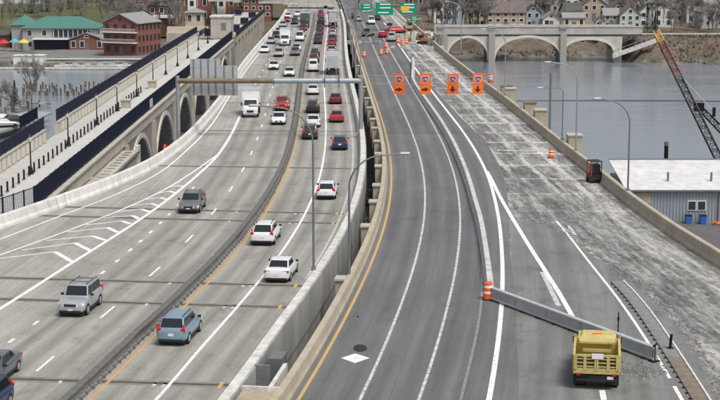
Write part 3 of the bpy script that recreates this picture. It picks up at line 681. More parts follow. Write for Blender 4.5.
for x0, x1, z0, z1 in ((-.05, 3.45, 5.0, 9.4), (3.5, 5.6, 5.0, 8.6)):
    n = 4 if x1 < 3.5 else 2; m_ = 3
    for r_ in range(4):
        mb = MB(); hh = (z1-z0)/4; mb.box(((x0+x1)/2, .1, z0+hh*(r_+.5)), (x1-x0, .06, hh-.03)); mb.build('panel', M_ALU, sg)
    for k in range(n): mb = MB(); mb.box((x0+(x1-x0)*(k+.5)/n, .02, (z0+z1)/2), (.11, .12, z1-z0-.1)); mb.build('stiffener', M_STEELD, sg)
sw = thing('span_wire', 'pair of thin steel cables strung across the old bridge carrying orange signs', 'cable', (0.1, 186, 0)); mb = MB(); mb.tube([(RB2(186)+.6-.1, 0, -1), (RB2(186)+.6-.1, 0, 7.6)], .14, 8); mb.build('end_post', M_STEELD, sw)
for z, sag in ((7.35, .3), (6.35, .2)):
    mb = MB(); mb.tube([((RB2(186)+.5)*k/16, 0, z-sag*4*(k/16)*(1-k/16)) for k in range(17)], .025, 5); mb.build('cable', M_STEELD, sw)
SIGNX = (399, 425.5, 452.5, 477.5)
for k, x in enumerate(SIGNX):
    p = PY(x, 94, 185.8); t = thing('detour_sign', '%s orange shield-and-arrow sign from the left hanging over the old bridge' % ['first', 'second', 'third', 'last'][k], 'sign', (p.x, 185.8, p.z), 0, 'orange signs hung across the road')
    t.rotation_euler = (math.radians((1.5, -2, 2.5, -1)[k]), math.radians((1.2, -1.5, .6, 2.0)[k]), math.radians((-6, 3, -2, 7)[k]))
    mb = MB(); mb.box((0, 0, .55), (1.32, .04, 1.12)); mb.build('arrow_panel', M_ORANGE, t)
    mb = MB(); mb.box((0, 0, 1.78), (1.32, .04, 1.30)); mb.build('shield_panel', M_ORANGE, t)
    def flat(pts, y, m, nm, d=.012):
        mb = MB(); n = len(pts); mb.add([(a, y, b) for a, b in pts]+[(a, y-d, b) for a, b in pts], [tuple(range(n)), tuple(range(2*n-1, n-1, -1))]+[(i, (i+1) % n, n+(i+1) % n, n+i) for i in range(n)]); return mb.build(nm, m, t)
    sh = [(-.36, .25), (-.22, .33), (0, .27), (.22, .33), (.36, .25), (.39, 0), (.3, -.24), (0, -.42), (-.3, -.24), (-.39, 0)]
    flat([(a*1.15, 1.83+b*1.15) for a, b in sh], -.021, M_SIGNW, 'shield_rim'); flat([(a, 1.82+b) for a, b in sh], -.034, M_BLUESIGN, 'shield_field')
    flat([(-.36, 2.07), (-.36, 1.97), (.36, 1.97), (.36, 2.07)], -.047, M_REDSIGN, 'shield_top')
    if k < 2: arr = [(-.45, .42), (-.05, .42), (-.05, .28), (.42, .55), (-.05, .82), (-.05, .66), (-.45, .66)]; 
    else: arr = [(-.12, .95), (-.12, .6), (-.4, .6), (0, .2), (.4, .6), (.12, .6), (.12, .95)]
    flat(arr, -.021, M_TRIM, 'arrow')
    tx = bpy.data.curves.new('route_number', 'FONT'); tx.body = '195'; tx.size = .42; tx.align_x = 'CENTER'; tx.align_y = 'CENTER'; tx.extrude = .004
    tx.materials.append(M_SIGNW); o = link('route_number', tx, t); o.location = (0, -.055, 1.74); o.rotation_euler = (math.pi/2, 0, 0)
    dg = bpy.context.evaluated_depsgraph_get(); me = bpy.data.meshes.new_from_object(o.evaluated_get(dg)); bpy.data.objects.remove(o); o = link('route_number', me, t, (0, -.055, 1.74)); o.rotation_euler = (math.pi/2, 0, 0)
    for q in (-.4, .4): mb = MB(); mb.box((q, .05, 1.55), (.05, .05, 2.0)); mb.build('hanger', M_STEELD, t)

# ------------------------------------------------------------------ street lights
def street_light(label, base, arm_dir, h, reach, r=.10, m=None, plinth=True, arc=2.4):
    m = m or M_STEEL
    t = thing('street_light', label, 'street light', base, 0, 'curved-arm street lights')
    mb = MB(); mb.tube([(0, 0, 0), (0, 0, h*.5), (0, 0, h-arc)], r, 8, r*.75); mb.build('pole', m, t, 50)
    mb = MB(); pts = []
    for k in range(9):
        a = math.pi/2*k/8; pts.append((arm_dir*arc*(1-math.cos(a)), 0, h-arc+arc*math.sin(a)*.95))
    pts.append((arm_dir*(reach-.3), 0, h-.0)); mb.tube(pts, r*.72, 7, r*.5); mb.build('arm', m, t, 50)
    mb = MB(); mb.loft([[(arm_dir*(reach-.35+x), y*w_, h+z) for y, z in ((-.16, 0), (-.12, .1), (.12, .1), (.16, 0), (.1, -.08), (-.1, -.08))] for x, w_ in ((0, .5), (.12, 1), (.6, 1), (.75, .5))]); mb.build('lamp_head', M_ALU, t)
    if plinth: mb = MB(); mb.box((0, 0, .12), (.34, .34, .25)); mb.build('base_plate', M_STEELD, t)
    return t
street_light('near grey street light rising from the gap, arm curving right over asphalt', (-.75, 105.6, .6), 1, 8.75, 3.8, arc=2.4, m=M_STEELD)
street_light('slim grey street light on the highway barrier, arm reaching left over traffic', (-3.25, 106.2, 1.0), -1, 11.6, 4.0, .085, M_STEELD, arc=2.6)
street_light('grey street light on the river-side barrier right of the orange signs', (RB2(165.5)+.05, 165.5, 1.0), -1, 9.6, 3.2, arc=2.2)
street_light('near right street light on the barrier by the white-roofed shed', (RB2(139.5)+.05, 139.5, 1.0), -1, 8.5, 3.0, .09, M_STEELD, arc=2.3)
street_light('far grey street light on the river-side barrier beyond the orange signs', (RB2(222)+.05, 222, 1.0), -1, 9.6, 3.2, arc=2.2)
street_light('thin street light on the barrier, short arm pointing at the orange signs', (RB2(174)+.05, 174, 1.0), -1, 6.0, 2.6, .08, M_STEELD, arc=.6)
for k, y in enumerate((232, 262, 292, 324, 358)):
    street_light('far street light in the gap between the roadways, %s one beyond the gantry' % ['first', 'second', 'third', 'fourth', 'fifth'][k], (S(y)+5.4, y, -1), -1 if k % 2 else 1, 10.6, 3.2)
for k, (x, y) in enumerate(((461, 50), (443, 42), (418, 26))):
    p = G(x, y); street_light('distant street light beyond the roadworks, %s from the right' % ['first', 'second', 'third'][k], (p.x, p.y, 0), -1, 10, 3, .11)

# pilasters outside the beige barriers
pmesh = MB(); pmesh.box((0, 0, -.55), (.62, 1.1, 2.4)); pm1 = pmesh.mesh('block', M_BEIGE); cmesh = MB(); cmesh.box((0, 0, .70), (.78, 1.3, .14)); cm1 = cmesh.mesh('cap', M_OLDC)
k = 0
for y in (105, 124.5, 136, 145, 157, 166, 176, 188, 197, 210, 222, 238, 256, 276):
    t = thing('bridge_pilaster', 'beige concrete block bracketed outside the left barrier of the old bridge, %s along' % ORD[k], 'pilaster', (A(y)-4.6, y, 0), -math.atan((A(y+1)-A(y-1))/2), 'blocks outside the old bridge barrier')
    link('block', pm1, t); link('cap', cm1, t); k += 1
t = None
for x, y, l in ((513, 98, 'leftmost'), (520, 101, 'second from left'), (536, 116, 'third from left'), (546, 124, 'fourth from left'), (577, 151, 'rightmost')):
    p = G(x, y, 0); t = thing('bridge_pilaster', 'tan concrete block outside the river-side barrier, %s' % l, 'pilaster', (RB2(p.y)+1.2, p.y, 0), 0, 'blocks outside the river-side barrier')
    mb = MB(); mb.box((0, 0, .1), (1.5, 2.0, 3.4)); mb.build('block', M_BEIGE, t)
    mb = MB(); mb.box((0, 0, 1.86), (1.7, 2.2, .14)); mb.build('cap', M_RUST if l in ('third from left', 'leftmost') else M_OLDC, t)

# ------------------------------------------------------------------ concrete well at the bottom, between the roadways
bw = thing('concrete_well', 'concrete chamber with grey walls and tan lid in the gap between roadways', 'chamber', (-5.2, 79, 0))
def wp(x, y, z, sx, sy, sz, n_, m_, rz=-.13): mb = MB(); mb.box((x, y, z), (sx, sy, sz), rz); mb.build(n_, m_, bw)
wp(-.35, -3.6, .62, 2.0, 6.0, .2, 'lid', mat('tan_slab', (.36, .30, .22), .9, var=.15, scale=1.5)); wp(-.05, -.55, .70, 2.1, .22, .4, 'rim', M_BTOP)
wp(.75, 1.6, -.1, .22, 5.0, 1.9, 'side_wall', M_BTOP); wp(-.3, 3.2, .05, 1.15, .2, 1.9, 'cross_wall', mat('grey_panel', (.17, .17, .165), .9, var=.2))
wp(.55, 5.6, -.4, .8, 1.6, 2.6, 'box', M_STEELD); wp(.1, 2.0, -1.7, 1.6, 6, .3, 'floor', M_DARKC); wp(.3, 8.5, -.9, .7, .2, 2.2, 'cross_wall', M_DARKC)
bt = thing('moored_boat', 'small grey boat glimpsed in the dark gap between the bridges', 'boat', (1.2, 193, WATER+.1), .3)
mb = MB(); mb.loft([[(w_*a, y, z_*.9) for a, z_ in ((-.6, 0), (-1, .9), (1, .9), (.6, 0))] for y, w_ in ((-3, .9), (0, 1.2), (2, .9), (3.6, .1))]); mb.build('hull', M_WHITEP, bt)
mb = MB(); mb.box((0, -.6, 1.2), (1.5, 2.4, 1.0), taper=.8); mb.build('cabin', M_STEELD, bt)

# ------------------------------------------------------------------ vehicles
def paint(name, col, metal=.0): return mat('paint_'+name, col, .32 if not metal else .36, metal, coat=.6, spec=.5, var=.07, scale=1.5)
P_ = dict(white=paint('white', (.76, .77, .78)), silver=paint('silver', (.44, .46, .48), .35), grey=paint('grey', (.17, .18, .19), .3), dark=paint('dark', (.035, .037, .042), .2), black=paint('black', (.014, .015, .017)),
          navy=paint('navy', (.018, .032, .10), .15), blue=paint('blue', (.22, .33, .42), .25), red=paint('red', (.42, .018, .02)), maroon=paint('maroon', (.15, .014, .018)), slate=paint('slate', (.11, .135, .16), .25), yellow=paint('yellow', (.72, .56, .13)))
KINDS = dict(
    sedan=dict(L=4.75, W=1.84, H=1.45, hz=.86, nose=.70, belt=.93, cx=1.05, rf=.30, rr=-1.0, rb=-1.75, tz=1.0, r=.33),
    suv=dict(L=4.6, W=1.86, H=1.68, hz=1.00, nose=.82, belt=1.06, cx=1.10, rf=.50, rr=-1.75, rb=-2.12, tz=1.06, r=.36),
    boxy=dict(L=4.45, W=1.84, H=1.80, hz=1.06, nose=.98, belt=1.12, cx=.90, rf=.55, rr=-2.0, rb=-2.12, tz=1.12, r=.37),
    pickup=dict(L=5.6, W=1.98, H=1.86, hz=1.14, nose=1.0, belt=1.2, cx=1.15, rf=.65, rr=-.75, rb=-.9, tz=1.18, r=.39),
    hatch=dict(L=4.3, W=1.78, H=1.50, hz=.90, nose=.74, belt=.95, cx=1.05, rf=.35, rr=-1.35, rb=-1.98, tz=.97, r=.32),
    crossover=dict(L=4.75, W=1.92, H=1.62, hz=.98, nose=.80, belt=1.04, cx=1.15, rf=.45, rr=-1.45, rb=-2.2, tz=1.05, r=.37),
    van=dict(L=5.3, W=1.98, H=2.15, hz=1.10, nose=.95, belt=1.15, cx=1.9, rf=1.35, rr=-2.45, rb=-2.58, tz=1.15, r=.36))
CARM = {}
def car_parts(kind):
    if kind in CARM: return CARM[kind]
    k = KINDS[kind]; L, W, H = k['L'], k['W']/2, k['H']; parts = []
    f, r_ = L/2, -L/2; zb = .26 if kind in ('sedan',) else .32
    st = [(f, k['nose']-.12, .72, .10), (f-.05, k['nose']-.03, .84, .03), (f-.22, k['nose']+.03, .94, 0), (f-.6, (k['nose']+k['hz'])/2+.05, .985, 0), (k['cx']+.05, k['hz']+.02, 1, 0), (k['cx']-.35, k['belt'], 1, 0),
          (0, k['belt']+.01, 1, 0), (k['rb']+.3, k['tz'], 1, 0), (max(k['rb']-.1, r_+.22), k['tz'], .985, 0), (r_+.16, k['tz']-.02, .96, 0), (r_+.04, k['tz']-.06, .9, .03), (r_, k['tz']-.16, .82, .08)]
    rings = []
    for x, zt, wf, up in st:
        w_ = W*wf; b = zb+up; h = zt-b
        half = [(0, b), (.84*w_, b), (.96*w_, b+.08), (.995*w_, b+.30*h), (1.0*w_, b+.62*h), (.97*w_, b+.86*h), (.90*w_, zt-.01), (.5*w_, zt+.015), (0, zt+.025)]
        ring = [(x, y, z) for y, z in half]+[(x, -y, z) for y, z in half[-2:0:-1]]
        rings.append(ring)
    body = MB(); body.loft(rings)
    bm = bmesh.new(); gb = W*.90; gt_ = W*.73
    zlow = k['belt']-.05
    co = [(k['cx'], gb*.93, zlow), (k['rb'], gb*.93, zlow), (k['rb'], -gb*.93, zlow), (k['cx'], -gb*.93, zlow), (k['rf'], gt_, H-.03), (k['rr'], gt_*.97, H-.03), (k['rr'], -gt_*.97, H-.03), (k['rf'], -gt_, H-.03)]
    vs = [bm.verts.new(c) for c in co]
    for q in ((0, 1, 5, 4), (2, 3, 7, 6), (1, 2, 6, 5), (3, 0, 4, 7), (4, 5, 6, 7)): bm.faces.new([vs[i] for i in q])
    top = [e for e in bm.edges if max(v.co.z for v in e.verts) > H-.1]
    bmesh.ops.bevel(bm, geom=top, offset=.075, segments=2, affect='EDGES', profile=.6)
    bm.verts.index_update(); body.add([v.co[:] for v in bm.verts], [[v.index for v in fc.verts] for fc in bm.faces]); bm.free()
    if kind == 'pickup':
        pass
    parts.append(('body', body.mesh('body', P_['white'], 38), 'PAINT', None))
    def pane(a, b, c, d, u0, u1, v0, v1, nm):
        a, b, c, d = map(Vector, (a, b, c, d)); P = lambda u, v: (a*(1-u)+b*u)*(1-v)+(d*(1-u)+c*u)*v
        n = (b-a).cross(d-a).normalized(); ctr = (a+b+c+d)/4
        if n.dot(ctr-Vector((0, 0, .9))) < 0: n = -n
        q = [P(u0, v0), P(u1, v0), P(u1, v1), P(u0, v1)]; m = MB()
        m.add([p+n*.012 for p in q]+[p-n*.02 for p in q], [(0, 1, 2, 3), (7, 6, 5, 4), (0, 1, 5, 4), (1, 2, 6, 5), (2, 3, 7, 6), (3, 0, 4, 7)])
        parts.append((nm, m.mesh(nm, M_GLASS), None, None))
    vlo = .12
    pane(co[3], co[0], co[4], co[7], .03, .97, vlo, .94, 'windscreen')
    if kind != 'van': pane(co[1], co[2], co[6], co[5], .05, .95, .12 if kind == 'sedan' else .16, .93, 'rear_window')
    else: pane(co[1], co[2], co[6], co[5], .1, .9, .35, .85, 'rear_window')
    divs = {'sedan': ((.09, .50), (.515, .93)), 'suv': ((.06, .375), (.39, .68), (.695, .95)), 'boxy': ((.06, .36), (.39, .67), (.70, .95)), 'pickup': ((.08, .50), (.54, .92)), 'van': ((.05, .24),), 'hatch': ((.08, .46), (.475, .90)), 'crossover': ((.07, .38), (.395, .70), (.715, .93))}[kind]
    for sgn, (a, b, c, d) in ((1, (co[0], co[1], co[5], co[4])), (-1, (co[3], co[2], co[6], co[7]))):
        for u0, u1 in divs: pane(a, b, c, d, u0, u1, .14, .86, 'side_window')
    R_ = k['r']; xa, xb = f-.88, r_+.86 if kind != 'pickup' else r_+1.25
    tyre = MB(); tyre.loft([[(rr*math.cos(a*2*math.pi/20), yy_, rr*math.sin(a*2*math.pi/20)) for a in range(20)] for rr, yy_ in ((R_-.03, -.11), (R_, -.08), (R_, .08), (R_-.03, .11))]); tm = tyre.mesh('tyre', M_RUBBER, 40)
    rim = MB(); rim.loft([[(rr*math.cos(a*2*math.pi/16), yy_, rr*math.sin(a*2*math.pi/16)) for a in range(16)] for rr, yy_ in ((R_*.64, -.118), (R_*.62, .118))])
    for q in range(5):
        a = q*2*math.pi/5; rim.box((R_*.3*math.cos(a), .12, R_*.3*math.sin(a)), (.05, .012, .05))
    rm = rim.mesh('rim', M_CHROME, 40)
    for x in (xa, xb):
        for s_ in (1, -1):
            parts.append(('wheel', tm, None, (x, s_*(W-.105), R_), rm))
            m = MB(); pts = [(x+(R_+.055)*math.cos(a*math.pi/12), R_+(R_+.055)*math.sin(a*math.pi/12)-.02) for a in range(13)]; n = len(pts)
            m.add([(px, s_*(W+.004), pz) for px, pz in pts]+[(px, s_*(W-.3), pz) for px, pz in pts], [tuple(range(n)), tuple(range(2*n-1, n-1, -1))]+[(i, (i+1) % n, n+(i+1) % n, n+i) for i in range(n)])
            parts.append(('wheel_arch', m.mesh('wheel_arch', M_TRIM), None, None))
    def bx(nm, c, d, m_, taper=1.): mb = MB(); mb.box(c, d, 0, 0, taper); parts.append((nm, mb.mesh(nm, m_), None, None))
    nz = k['nose']
    for s_ in (1, -1):
        m = MB(); m.loft([[(f+.02, s_*W*.46, nz-.26), (f+.01, s_*W*.46, nz-.10), (f-.07, s_*W*.86, nz-.05), (f-.06, s_*W*.86, nz-.24)], [(f-.3, s_*W*.46, nz-.25), (f-.3, s_*W*.46, nz-.04), (f-.3, s_*W*.975, nz-.05), (f-.3, s_*W*.975, nz-.22)]]); parts.append(('headlight', m.mesh('headlight', M_HEADL), None, None))
        if kind == 'sedan': bx('tail_light', (r_+.10, s_*W*.72, k['tz']-.17), (.18, .42, .15), M_TAILR)
        elif kind in ('suv', 'crossover', 'hatch'): bx('tail_light', (r_+.10, s_*W*.80, k['tz']-.06), (.16, .26, .20), M_TAILR); bx('tail_light', (r_+.25, s_*W*.815, k['tz']+.16), (.14, .07, .26), M_TAILR)
        else: bx('tail_light', (r_+.08, s_*W*.86, k['tz']-.12), (.12, .16, .42), M_TAILR)
        bx('mirror', (k['cx']-.25, s_*(W+.07), k['belt']+.08), (.12, .20, .14), M_TRIM if kind != 'sedan' else M_TRIM)
    bx('underbody_shade', (0, 0, .22), (L-.5, W*1.7, .22), M_RUBBER); bx('sill', (0, 0, zb+.05), (L*.52, W*2.0, .12), M_TRIM); bx('grille', (f-.0, 0, nz-.17), (.06, W*.86, .15), M_TRIM); bx('front_bumper', (f-.06, 0, zb+.09), (.2, W*1.5, .12), M_TRIM)  # black box under the body, added to block light and deepen contact shade
    bx('rear_bumper', (r_+.06, 0, zb+.07), (.18, W*1.6, .13), M_TRIM); bx('number_plate', (r_-.005, 0, .62 if kind == 'sedan' else .72), (.03, .34, .16), M_PLATE); bx('number_plate', (f+.02, 0, .48), (.03, .32, .15), M_PLATE)
    if kind in ('suv', 'boxy', 'crossover'):
        for s_ in (1, -1):
            m = MB(); m.tube([(k['rf']-.1, s_*W*.62, H), (k['rf']-.2, s_*W*.62, H+.06), (k['rr']+.25, s_*W*.62, H+.06), (k['rr']+.15, s_*W*.62, H)], .025, 6); parts.append(('roof_rail', m.mesh('roof_rail', M_TRIM), None, None))
    if kind == 'boxy':
        for q in (0, 1): bx('cross_bar', (-.1-1.0*q, 0, H+.07), (.06, W*1.2, .03), M_TRIM)
    if kind == 'pickup':
        bx('bed_floor', ((k['rb']-.12+r_+.12)/2, 0, k['tz']+.03), (k['rb']-r_-.3, W*1.55, .03), M_TRIM)
    CARM[kind] = parts; return parts
def car(kind, color, x, y, ang, label, detail=2, z=0, group=None, cat=None):
    nm = {'sedan': 'sedan_car', 'hatch': 'hatchback_car', 'crossover': 'suv_car', 'suv': 'suv_car', 'boxy': 'suv_car', 'pickup': 'pickup_truck', 'van': 'van'}[kind]
    t = thing(nm, label, cat or {'hatch': 'car', 'crossover': 'car', 'sedan': 'car', 'suv': 'car', 'boxy': 'car', 'pickup': 'pickup', 'van': 'van'}[kind], (x, y, z), ang, group)
    for p in car_parts(kind):
        n, me = p[0], p[1]
        if detail < 2 and n in ('wheel_arch', 'number_plate', 'mirror', 'roof_rail', 'cross_bar', 'grille', 'side_window') and not (detail == 1 and n in ('side_window', 'grille')): continue
        o = link(n, me, t)
        if p[2] == 'PAINT': o.material_slots[0].link = 'OBJECT'; o.material_slots[0].material = P_[color]
        if p[3] is not None: o.location = p[3]
        if n == 'wheel' and detail == 2: link('rim', p[4], o)
    return t
def lane_ang(f, y, d):
    a = math.atan2(2, f(y+1)-f(y-1)); return a if d > 0 else a+math.pi
def on_left(kind, color, y, o_, d, label, detail=2, **kw):
    # y is the end of the vehicle nearest the camera
    L_ = KINDS[kind]['L']; return car(kind, color, S(y+L_/2)+o_, y+L_/2, lane_ang(S, y+L_/2, d), label, detail, group=kw.pop('group', 'vehicles on the highway'), **kw)
on_left('boxy', 'silver', 96.6, -10.1, -1, 'silver boxy SUV with roof bars, nearest whole vehicle heading towards us')
on_left('sedan', 'slate', 80.6, -10.05, -1, 'slate grey saloon cut by the left edge, heading towards us')
on_left('suv', 'navy', 74.2, -8.2, -1, 'dark blue car with roof rails cut off by the bottom left corner')
on_left('crossover', 'grey', 133.3, -10.2, -1, 'dark grey crossover beside the painted chevrons, heading towards us')
on_left('suv', 'blue', 89.6, -1.85, 1, 'light blue SUV nearest the camera, driving away beside the yellow line')
on_left('sedan', 'white', 106.4, 1.35, 1, 'white saloon with red tail lights, nearest in the outer lane, driving away')
on_left('crossover', 'white', 119.4, -1.85, 1, 'white SUV driving away ahead of the light blue SUV')
on_left('hatch', 'white', 140.5, 1.35, 1, 'white hatchback driving away beside the near street light pole')
on_left('hatch', 'navy', 173, 1.7, 1, 'dark blue car driving away behind the red car in the outer lane')
on_left('suv', 'dark', 182, -1.85, 1, 'dark SUV driving away behind a white car by the yellow line')
on_left('sedan', 'white', 193.5, -1.6, 1, 'white car driving away between two dark SUVs', 1)
on_left('suv', 'black', 209, -1.7, 1, 'black SUV driving away under the gantry by the median', 1)
on_left('sedan', 'red', 198.5, 1.4, 1, 'red saloon driving away in the outer lane past the gantry', 1)
on_left('sedan', 'maroon', 220, 1.5, 1, 'dark maroon car driving away ahead of the red saloon', 1)
on_left('pickup', 'red', 211.5, -5.95, -1, 'red pickup coming towards us beside the white truck')
on_left('sedan', 'white', 196, -6.05, -1, 'white saloon coming towards us just ahead of the red pickup')
on_left('sedan', 'white', 275, -8.9, -1, 'white car coming towards us beyond the gantry, middle lane', 1)
on_left('sedan', 'white', 262, -5.85, -1, 'white car coming towards us above the gantry beam beside the median', 1)
far = [('sedan', 'white', 313, -12.2, -1), ('suv', 'silver', 303.5, -9.0, -1), ('sedan', 'silver', 339, -12.0, -1), ('sedan', 'dark', 358, -11.7, -1), ('suv', 'grey', 306, -5.8, -1), ('sedan', 'white', 318, -5.8, -1), ('van', 'white', 347, -5.9, -1), ('sedan', 'silver', 362, -5.8, -1), ('sedan', 'maroon', 384, -5.9, -1), ('sedan', 'silver', 398, -11.4, -1), ('suv', 'silver', 422, -8.6, -1), ('sedan', 'red', 420, -11, -1), ('suv', 'white', 447, -8.5, -1), ('sedan', 'red', 432, -5.8, -1), ('sedan', 'white', 452, -5.8, -1), ('suv', 'silver', 470, -7.6, -1),
       ('sedan', 'white', 232.5, -1.75, 1), ('van', 'white', 271, -1.85, 1), ('suv', 'dark', 290, -1.8, 1), ('suv', 'black', 303, -1.8, 1), ('sedan', 'dark', 338, -1.7, 1), ('suv', 'navy', 350, -1.8, 1), ('sedan', 'maroon', 367, -1.7, 1), ('sedan', 'dark', 386, -1.8, 1), ('suv', 'black', 405, -1.8, 1), ('sedan', 'dark', 428, -1.8, 1), ('sedan', 'red', 448, -1.8, 1),
       ('sedan', 'silver', 297, 1.4, 1), ('suv', 'silver', 311, 1.4, 1), ('sedan', 'red', 332, 1.4, 1), ('suv', 'dark', 345, 1.4, 1), ('suv', 'silver', 362, 1.4, 1), ('sedan', 'white', 437, 1.3, 1), ('suv', 'dark', 418, -1.7, 1), ('sedan', 'silver', 458, -1.7, 1), ('suv', 'white', 436, -11, -1), ('sedan', 'dark', 440, -5.7, -1), ('suv', 'dark', 410, -8.7, -1), ('sedan', 'silver', 372, -11.6, -1), ('sedan', 'red', 376, 1.4, 1), ('suv', 'silver', 420, 1.4, 1), ('sedan', 'dark', 462, 1.2, 1)]
cw = dict(silver='silver', white='white', dark='charcoal', grey='grey', maroon='maroon', red='red', navy='dark blue', black='black')
cnt = {}
lane_n = {-12: 'left-hand oncoming lane', -9: 'middle oncoming lane', -6: 'oncoming lane beside the median', -2: 'lane beside the yellow line', 1: 'outer lane'}
for q_, (kd, c, y, o_, d) in enumerate(sorted(far, key=lambda q: q[2])):
    kd = {'sedan': ('sedan', 'hatch', 'sedan')[q_ % 3], 'suv': ('suv', 'crossover')[q_ % 2]}.get(kd, kd)
    ln = lane_n[min(lane_n, key=lambda q: abs(q-o_))]; k = cnt.get((ln, d), 0); cnt[(ln, d)] = k+1
    on_left(kd, c, y, o_, d, '%s %s %s, %s beyond the gantry in the %s' % ('far', cw[c], {'sedan': 'car', 'hatch': 'hatchback', 'crossover': 'SUV', 'suv': 'SUV', 'van': 'van'}[kd], ['first', 'second', 'third', 'fourth', 'fifth', 'sixth', 'seventh', 'eighth', 'ninth', 'tenth', 'eleventh', 'twelfth', 'thirteenth'][k], ln), 0)
# box trucks
def box_truck(label, x, y, ang, box_len=5.2, h=3.3, col='white', bcol=None, z=0):
    t = thing('box_truck', label, 'truck', (x, y, z), ang, 'vehicles on the highway'); W = 1.15
    f = box_len/2+2.6
    cab = MB(); rings = []
    for xx, zt, ww in ((f, .95, .8), (f-.08, 1.25, .92), (f-.9, 1.45, .97), (f-1.15, 1.5, .97), (f-1.6, 2.25, .9), (f-2.45, 2.3, .9)):
        w_ = W*.9*ww; rings.append([(xx, -w_, .5), (xx, -w_, zt-.12), (xx, -w_*.88, zt), (xx, w_*.88, zt), (xx, w_, zt-.12), (xx, w_, .5)])
    cab.loft(rings); cab.build('cab', P_[col], t, 40)
    def bx(nm, c, d, m_): mb = MB(); mb.box(c, d); return mb.build(nm, m_, t)
    m = MB(); m.quad((f-1.17, -W*.76, 1.53), (f-1.17, W*.76, 1.53), (f-1.56, W*.70, 2.2), (f-1.56, -W*.70, 2.2))
    m.v = [(a+.03, b, c+.02) for a, b, c in m.v]; m.build('windscreen', M_GLASS, t)
    for s_ in (1, -1): bx('side_window', (f-1.95, s_*W*.815, 1.85), (.7, .05, .5), M_GLASS); bx('headlight', (f-.02, s_*W*.58, .95), (.1, .3, .18), M_HEADL); bx('mirror', (f-1.3, s_*1.2, 1.7), (.1, .2, .4), M_TRIM); bx('tail_light', (-box_len/2-.02, s_*.95, .75), (.06, .2, .2), M_TAILR)
    bx('grille', (f+.01, 0, .85), (.05, .9, .3), M_TRIM); bx('bumper', (f, 0, .5), (.2, 1.8, .22), M_STEEL)
    b = MB(); b.box((0, 0, .85+h/2-.05), (box_len, 2*W, h-.8)); b.build('cargo_box', P_[bcol or col], t)
    bx('roof_rim', (0, 0, h+.42), (box_len+.04, 2*W+.04, .1), M_ALU)
    bx('rear_door', (-box_len/2-.02, 0, .85+h/2-.1), (.04, 2*W-.25, h-1.1), M_ALU); bx('chassis', (.8, 0, .6), (box_len+2, .9, .3), M_TRIM)
    for xx in (f-.9, -box_len/2+1.1):
        for s_ in (1, -1):
            m = MB(); m.loft([[(xx+.42*math.cos(a*math.pi/8), s_*(W-.2)+yy_, .42+.42*math.sin(a*math.pi/8)) for a in range(16)] for yy_ in (-.15, .15)]); m.build('wheel', M_RUBBER, t, 40)
    return t
y = 208.9; box_truck('white box truck with short bonnet coming towards us beside the red pickup', S(y)-10.0, y, lane_ang(S, y, -1), 4.4, 2.95)
y = 338; box_truck('white high box truck among oncoming cars far beyond the gantry', S(y)-8.7, y, lane_ang(S, y, -1), 5, 3.1)
y = 269; box_truck('white box truck seen from behind in the outer lane beyond the gantry', S(y)+1.55, y, lane_ang(S, y, 1), 7.0, 3.1)
y = 402; box_truck('dark grey lorry seen from behind far up the outer lane', S(y)+1.4, y, lane_ang(S, y, 1), 9, 3.6, 'dark', 'grey')
y = 400; box_truck('dark bus-like truck far away coming towards us by the median', S(y)-5.8, y, lane_ang(S, y, -1), 7, 3.3, 'dark', 'slate')

# yellow dump truck with stake body
p = G(596, 384); ang = math.atan2(p.y, p.x)
dt = thing('dump_truck', 'yellow stake-bodied dump truck seen from behind in the closed ramp lanes', 'truck', (p.x*.985, p.y*.985, 0), ang); dt.scale = (1, 1, .9)
M_YT = mat('yellow_truck_paint', (.60, .50, .18), .6, col2=(.40, .33, .13), scale=2.2)
def dbx(nm, c, d, m_=M_YT, parent=dt): mb = MB(); mb.box(c, d); return mb.build(nm, m_, parent)
W = 1.24; L_ = 3.5
dbx('bed_floor', (L_/2, 0, 1.10), (L_, 2*W, .16))
tgp = dbx('tailgate', (.06, 0, 1.27), (.1, 2*W-.04, .18))
for r_ in range(4): dbx('gate_rail', (.06, 0, 1.46+r_*.235), (.09, 2*W-.06, .065), parent=tgp)
for q in (-1.12, -.62, -.06, .06, .62, 1.12): dbx('gate_post', (.02, q, 1.66), (.07, .17 if abs(q) > .1 else .10, .88), parent=tgp)
dbx('bed_shade_sheet', (.16, 0, 1.62), (.04, 2*W-.1, .86), mat('bed_painted_shade', (.10, .095, .06), .8))  # dark sheet behind the rails: shade inside the bed, put into its colour
dbx('top_rail', (.06, 0, 2.13), (.14, 2*W, .12))
for s_ in (1, -1):
    dbx('side_board', (L_/2, s_*(W-.04), 1.65), (L_, .08, .95)); dbx('side_top_rail', (L_/2, s_*(W-.03), 2.16), (L_, .12, .10))
    for q in range(6): dbx('side_stake', (.4+q*.78, s_*(W+.02), 1.62), (.1, .08, 1.05))
    dbx('tail_light', (-.04, s_*.95, 1.0), (.06, .2, .12), M_TAILR); dbx('marker_light', (-.03, s_*1.16, 1.34), (.04, .08, .08), M_AMBER); dbx('mud_flap', (.55, s_*.92, .55), (.04, .6, .7), M_RUBBER)
    dbx('mirror', (4.9, s_*1.3, 1.7), (.08, .16, .4), M_TRIM)
dbx('headboard', (L_-.05, 0, 1.7), (.1, 2*W, 1.1)); dbx('load_cover', (L_-.5, 0, 2.2), (.9, 2*W-.5, .12))
dbx('rear_board', (1.2, 0, 2.12), (.08, 1.5, .18)); dbx('white_placard', (-.02, -.05, 2.12), (.05, .62, .32), M_WHITEP)
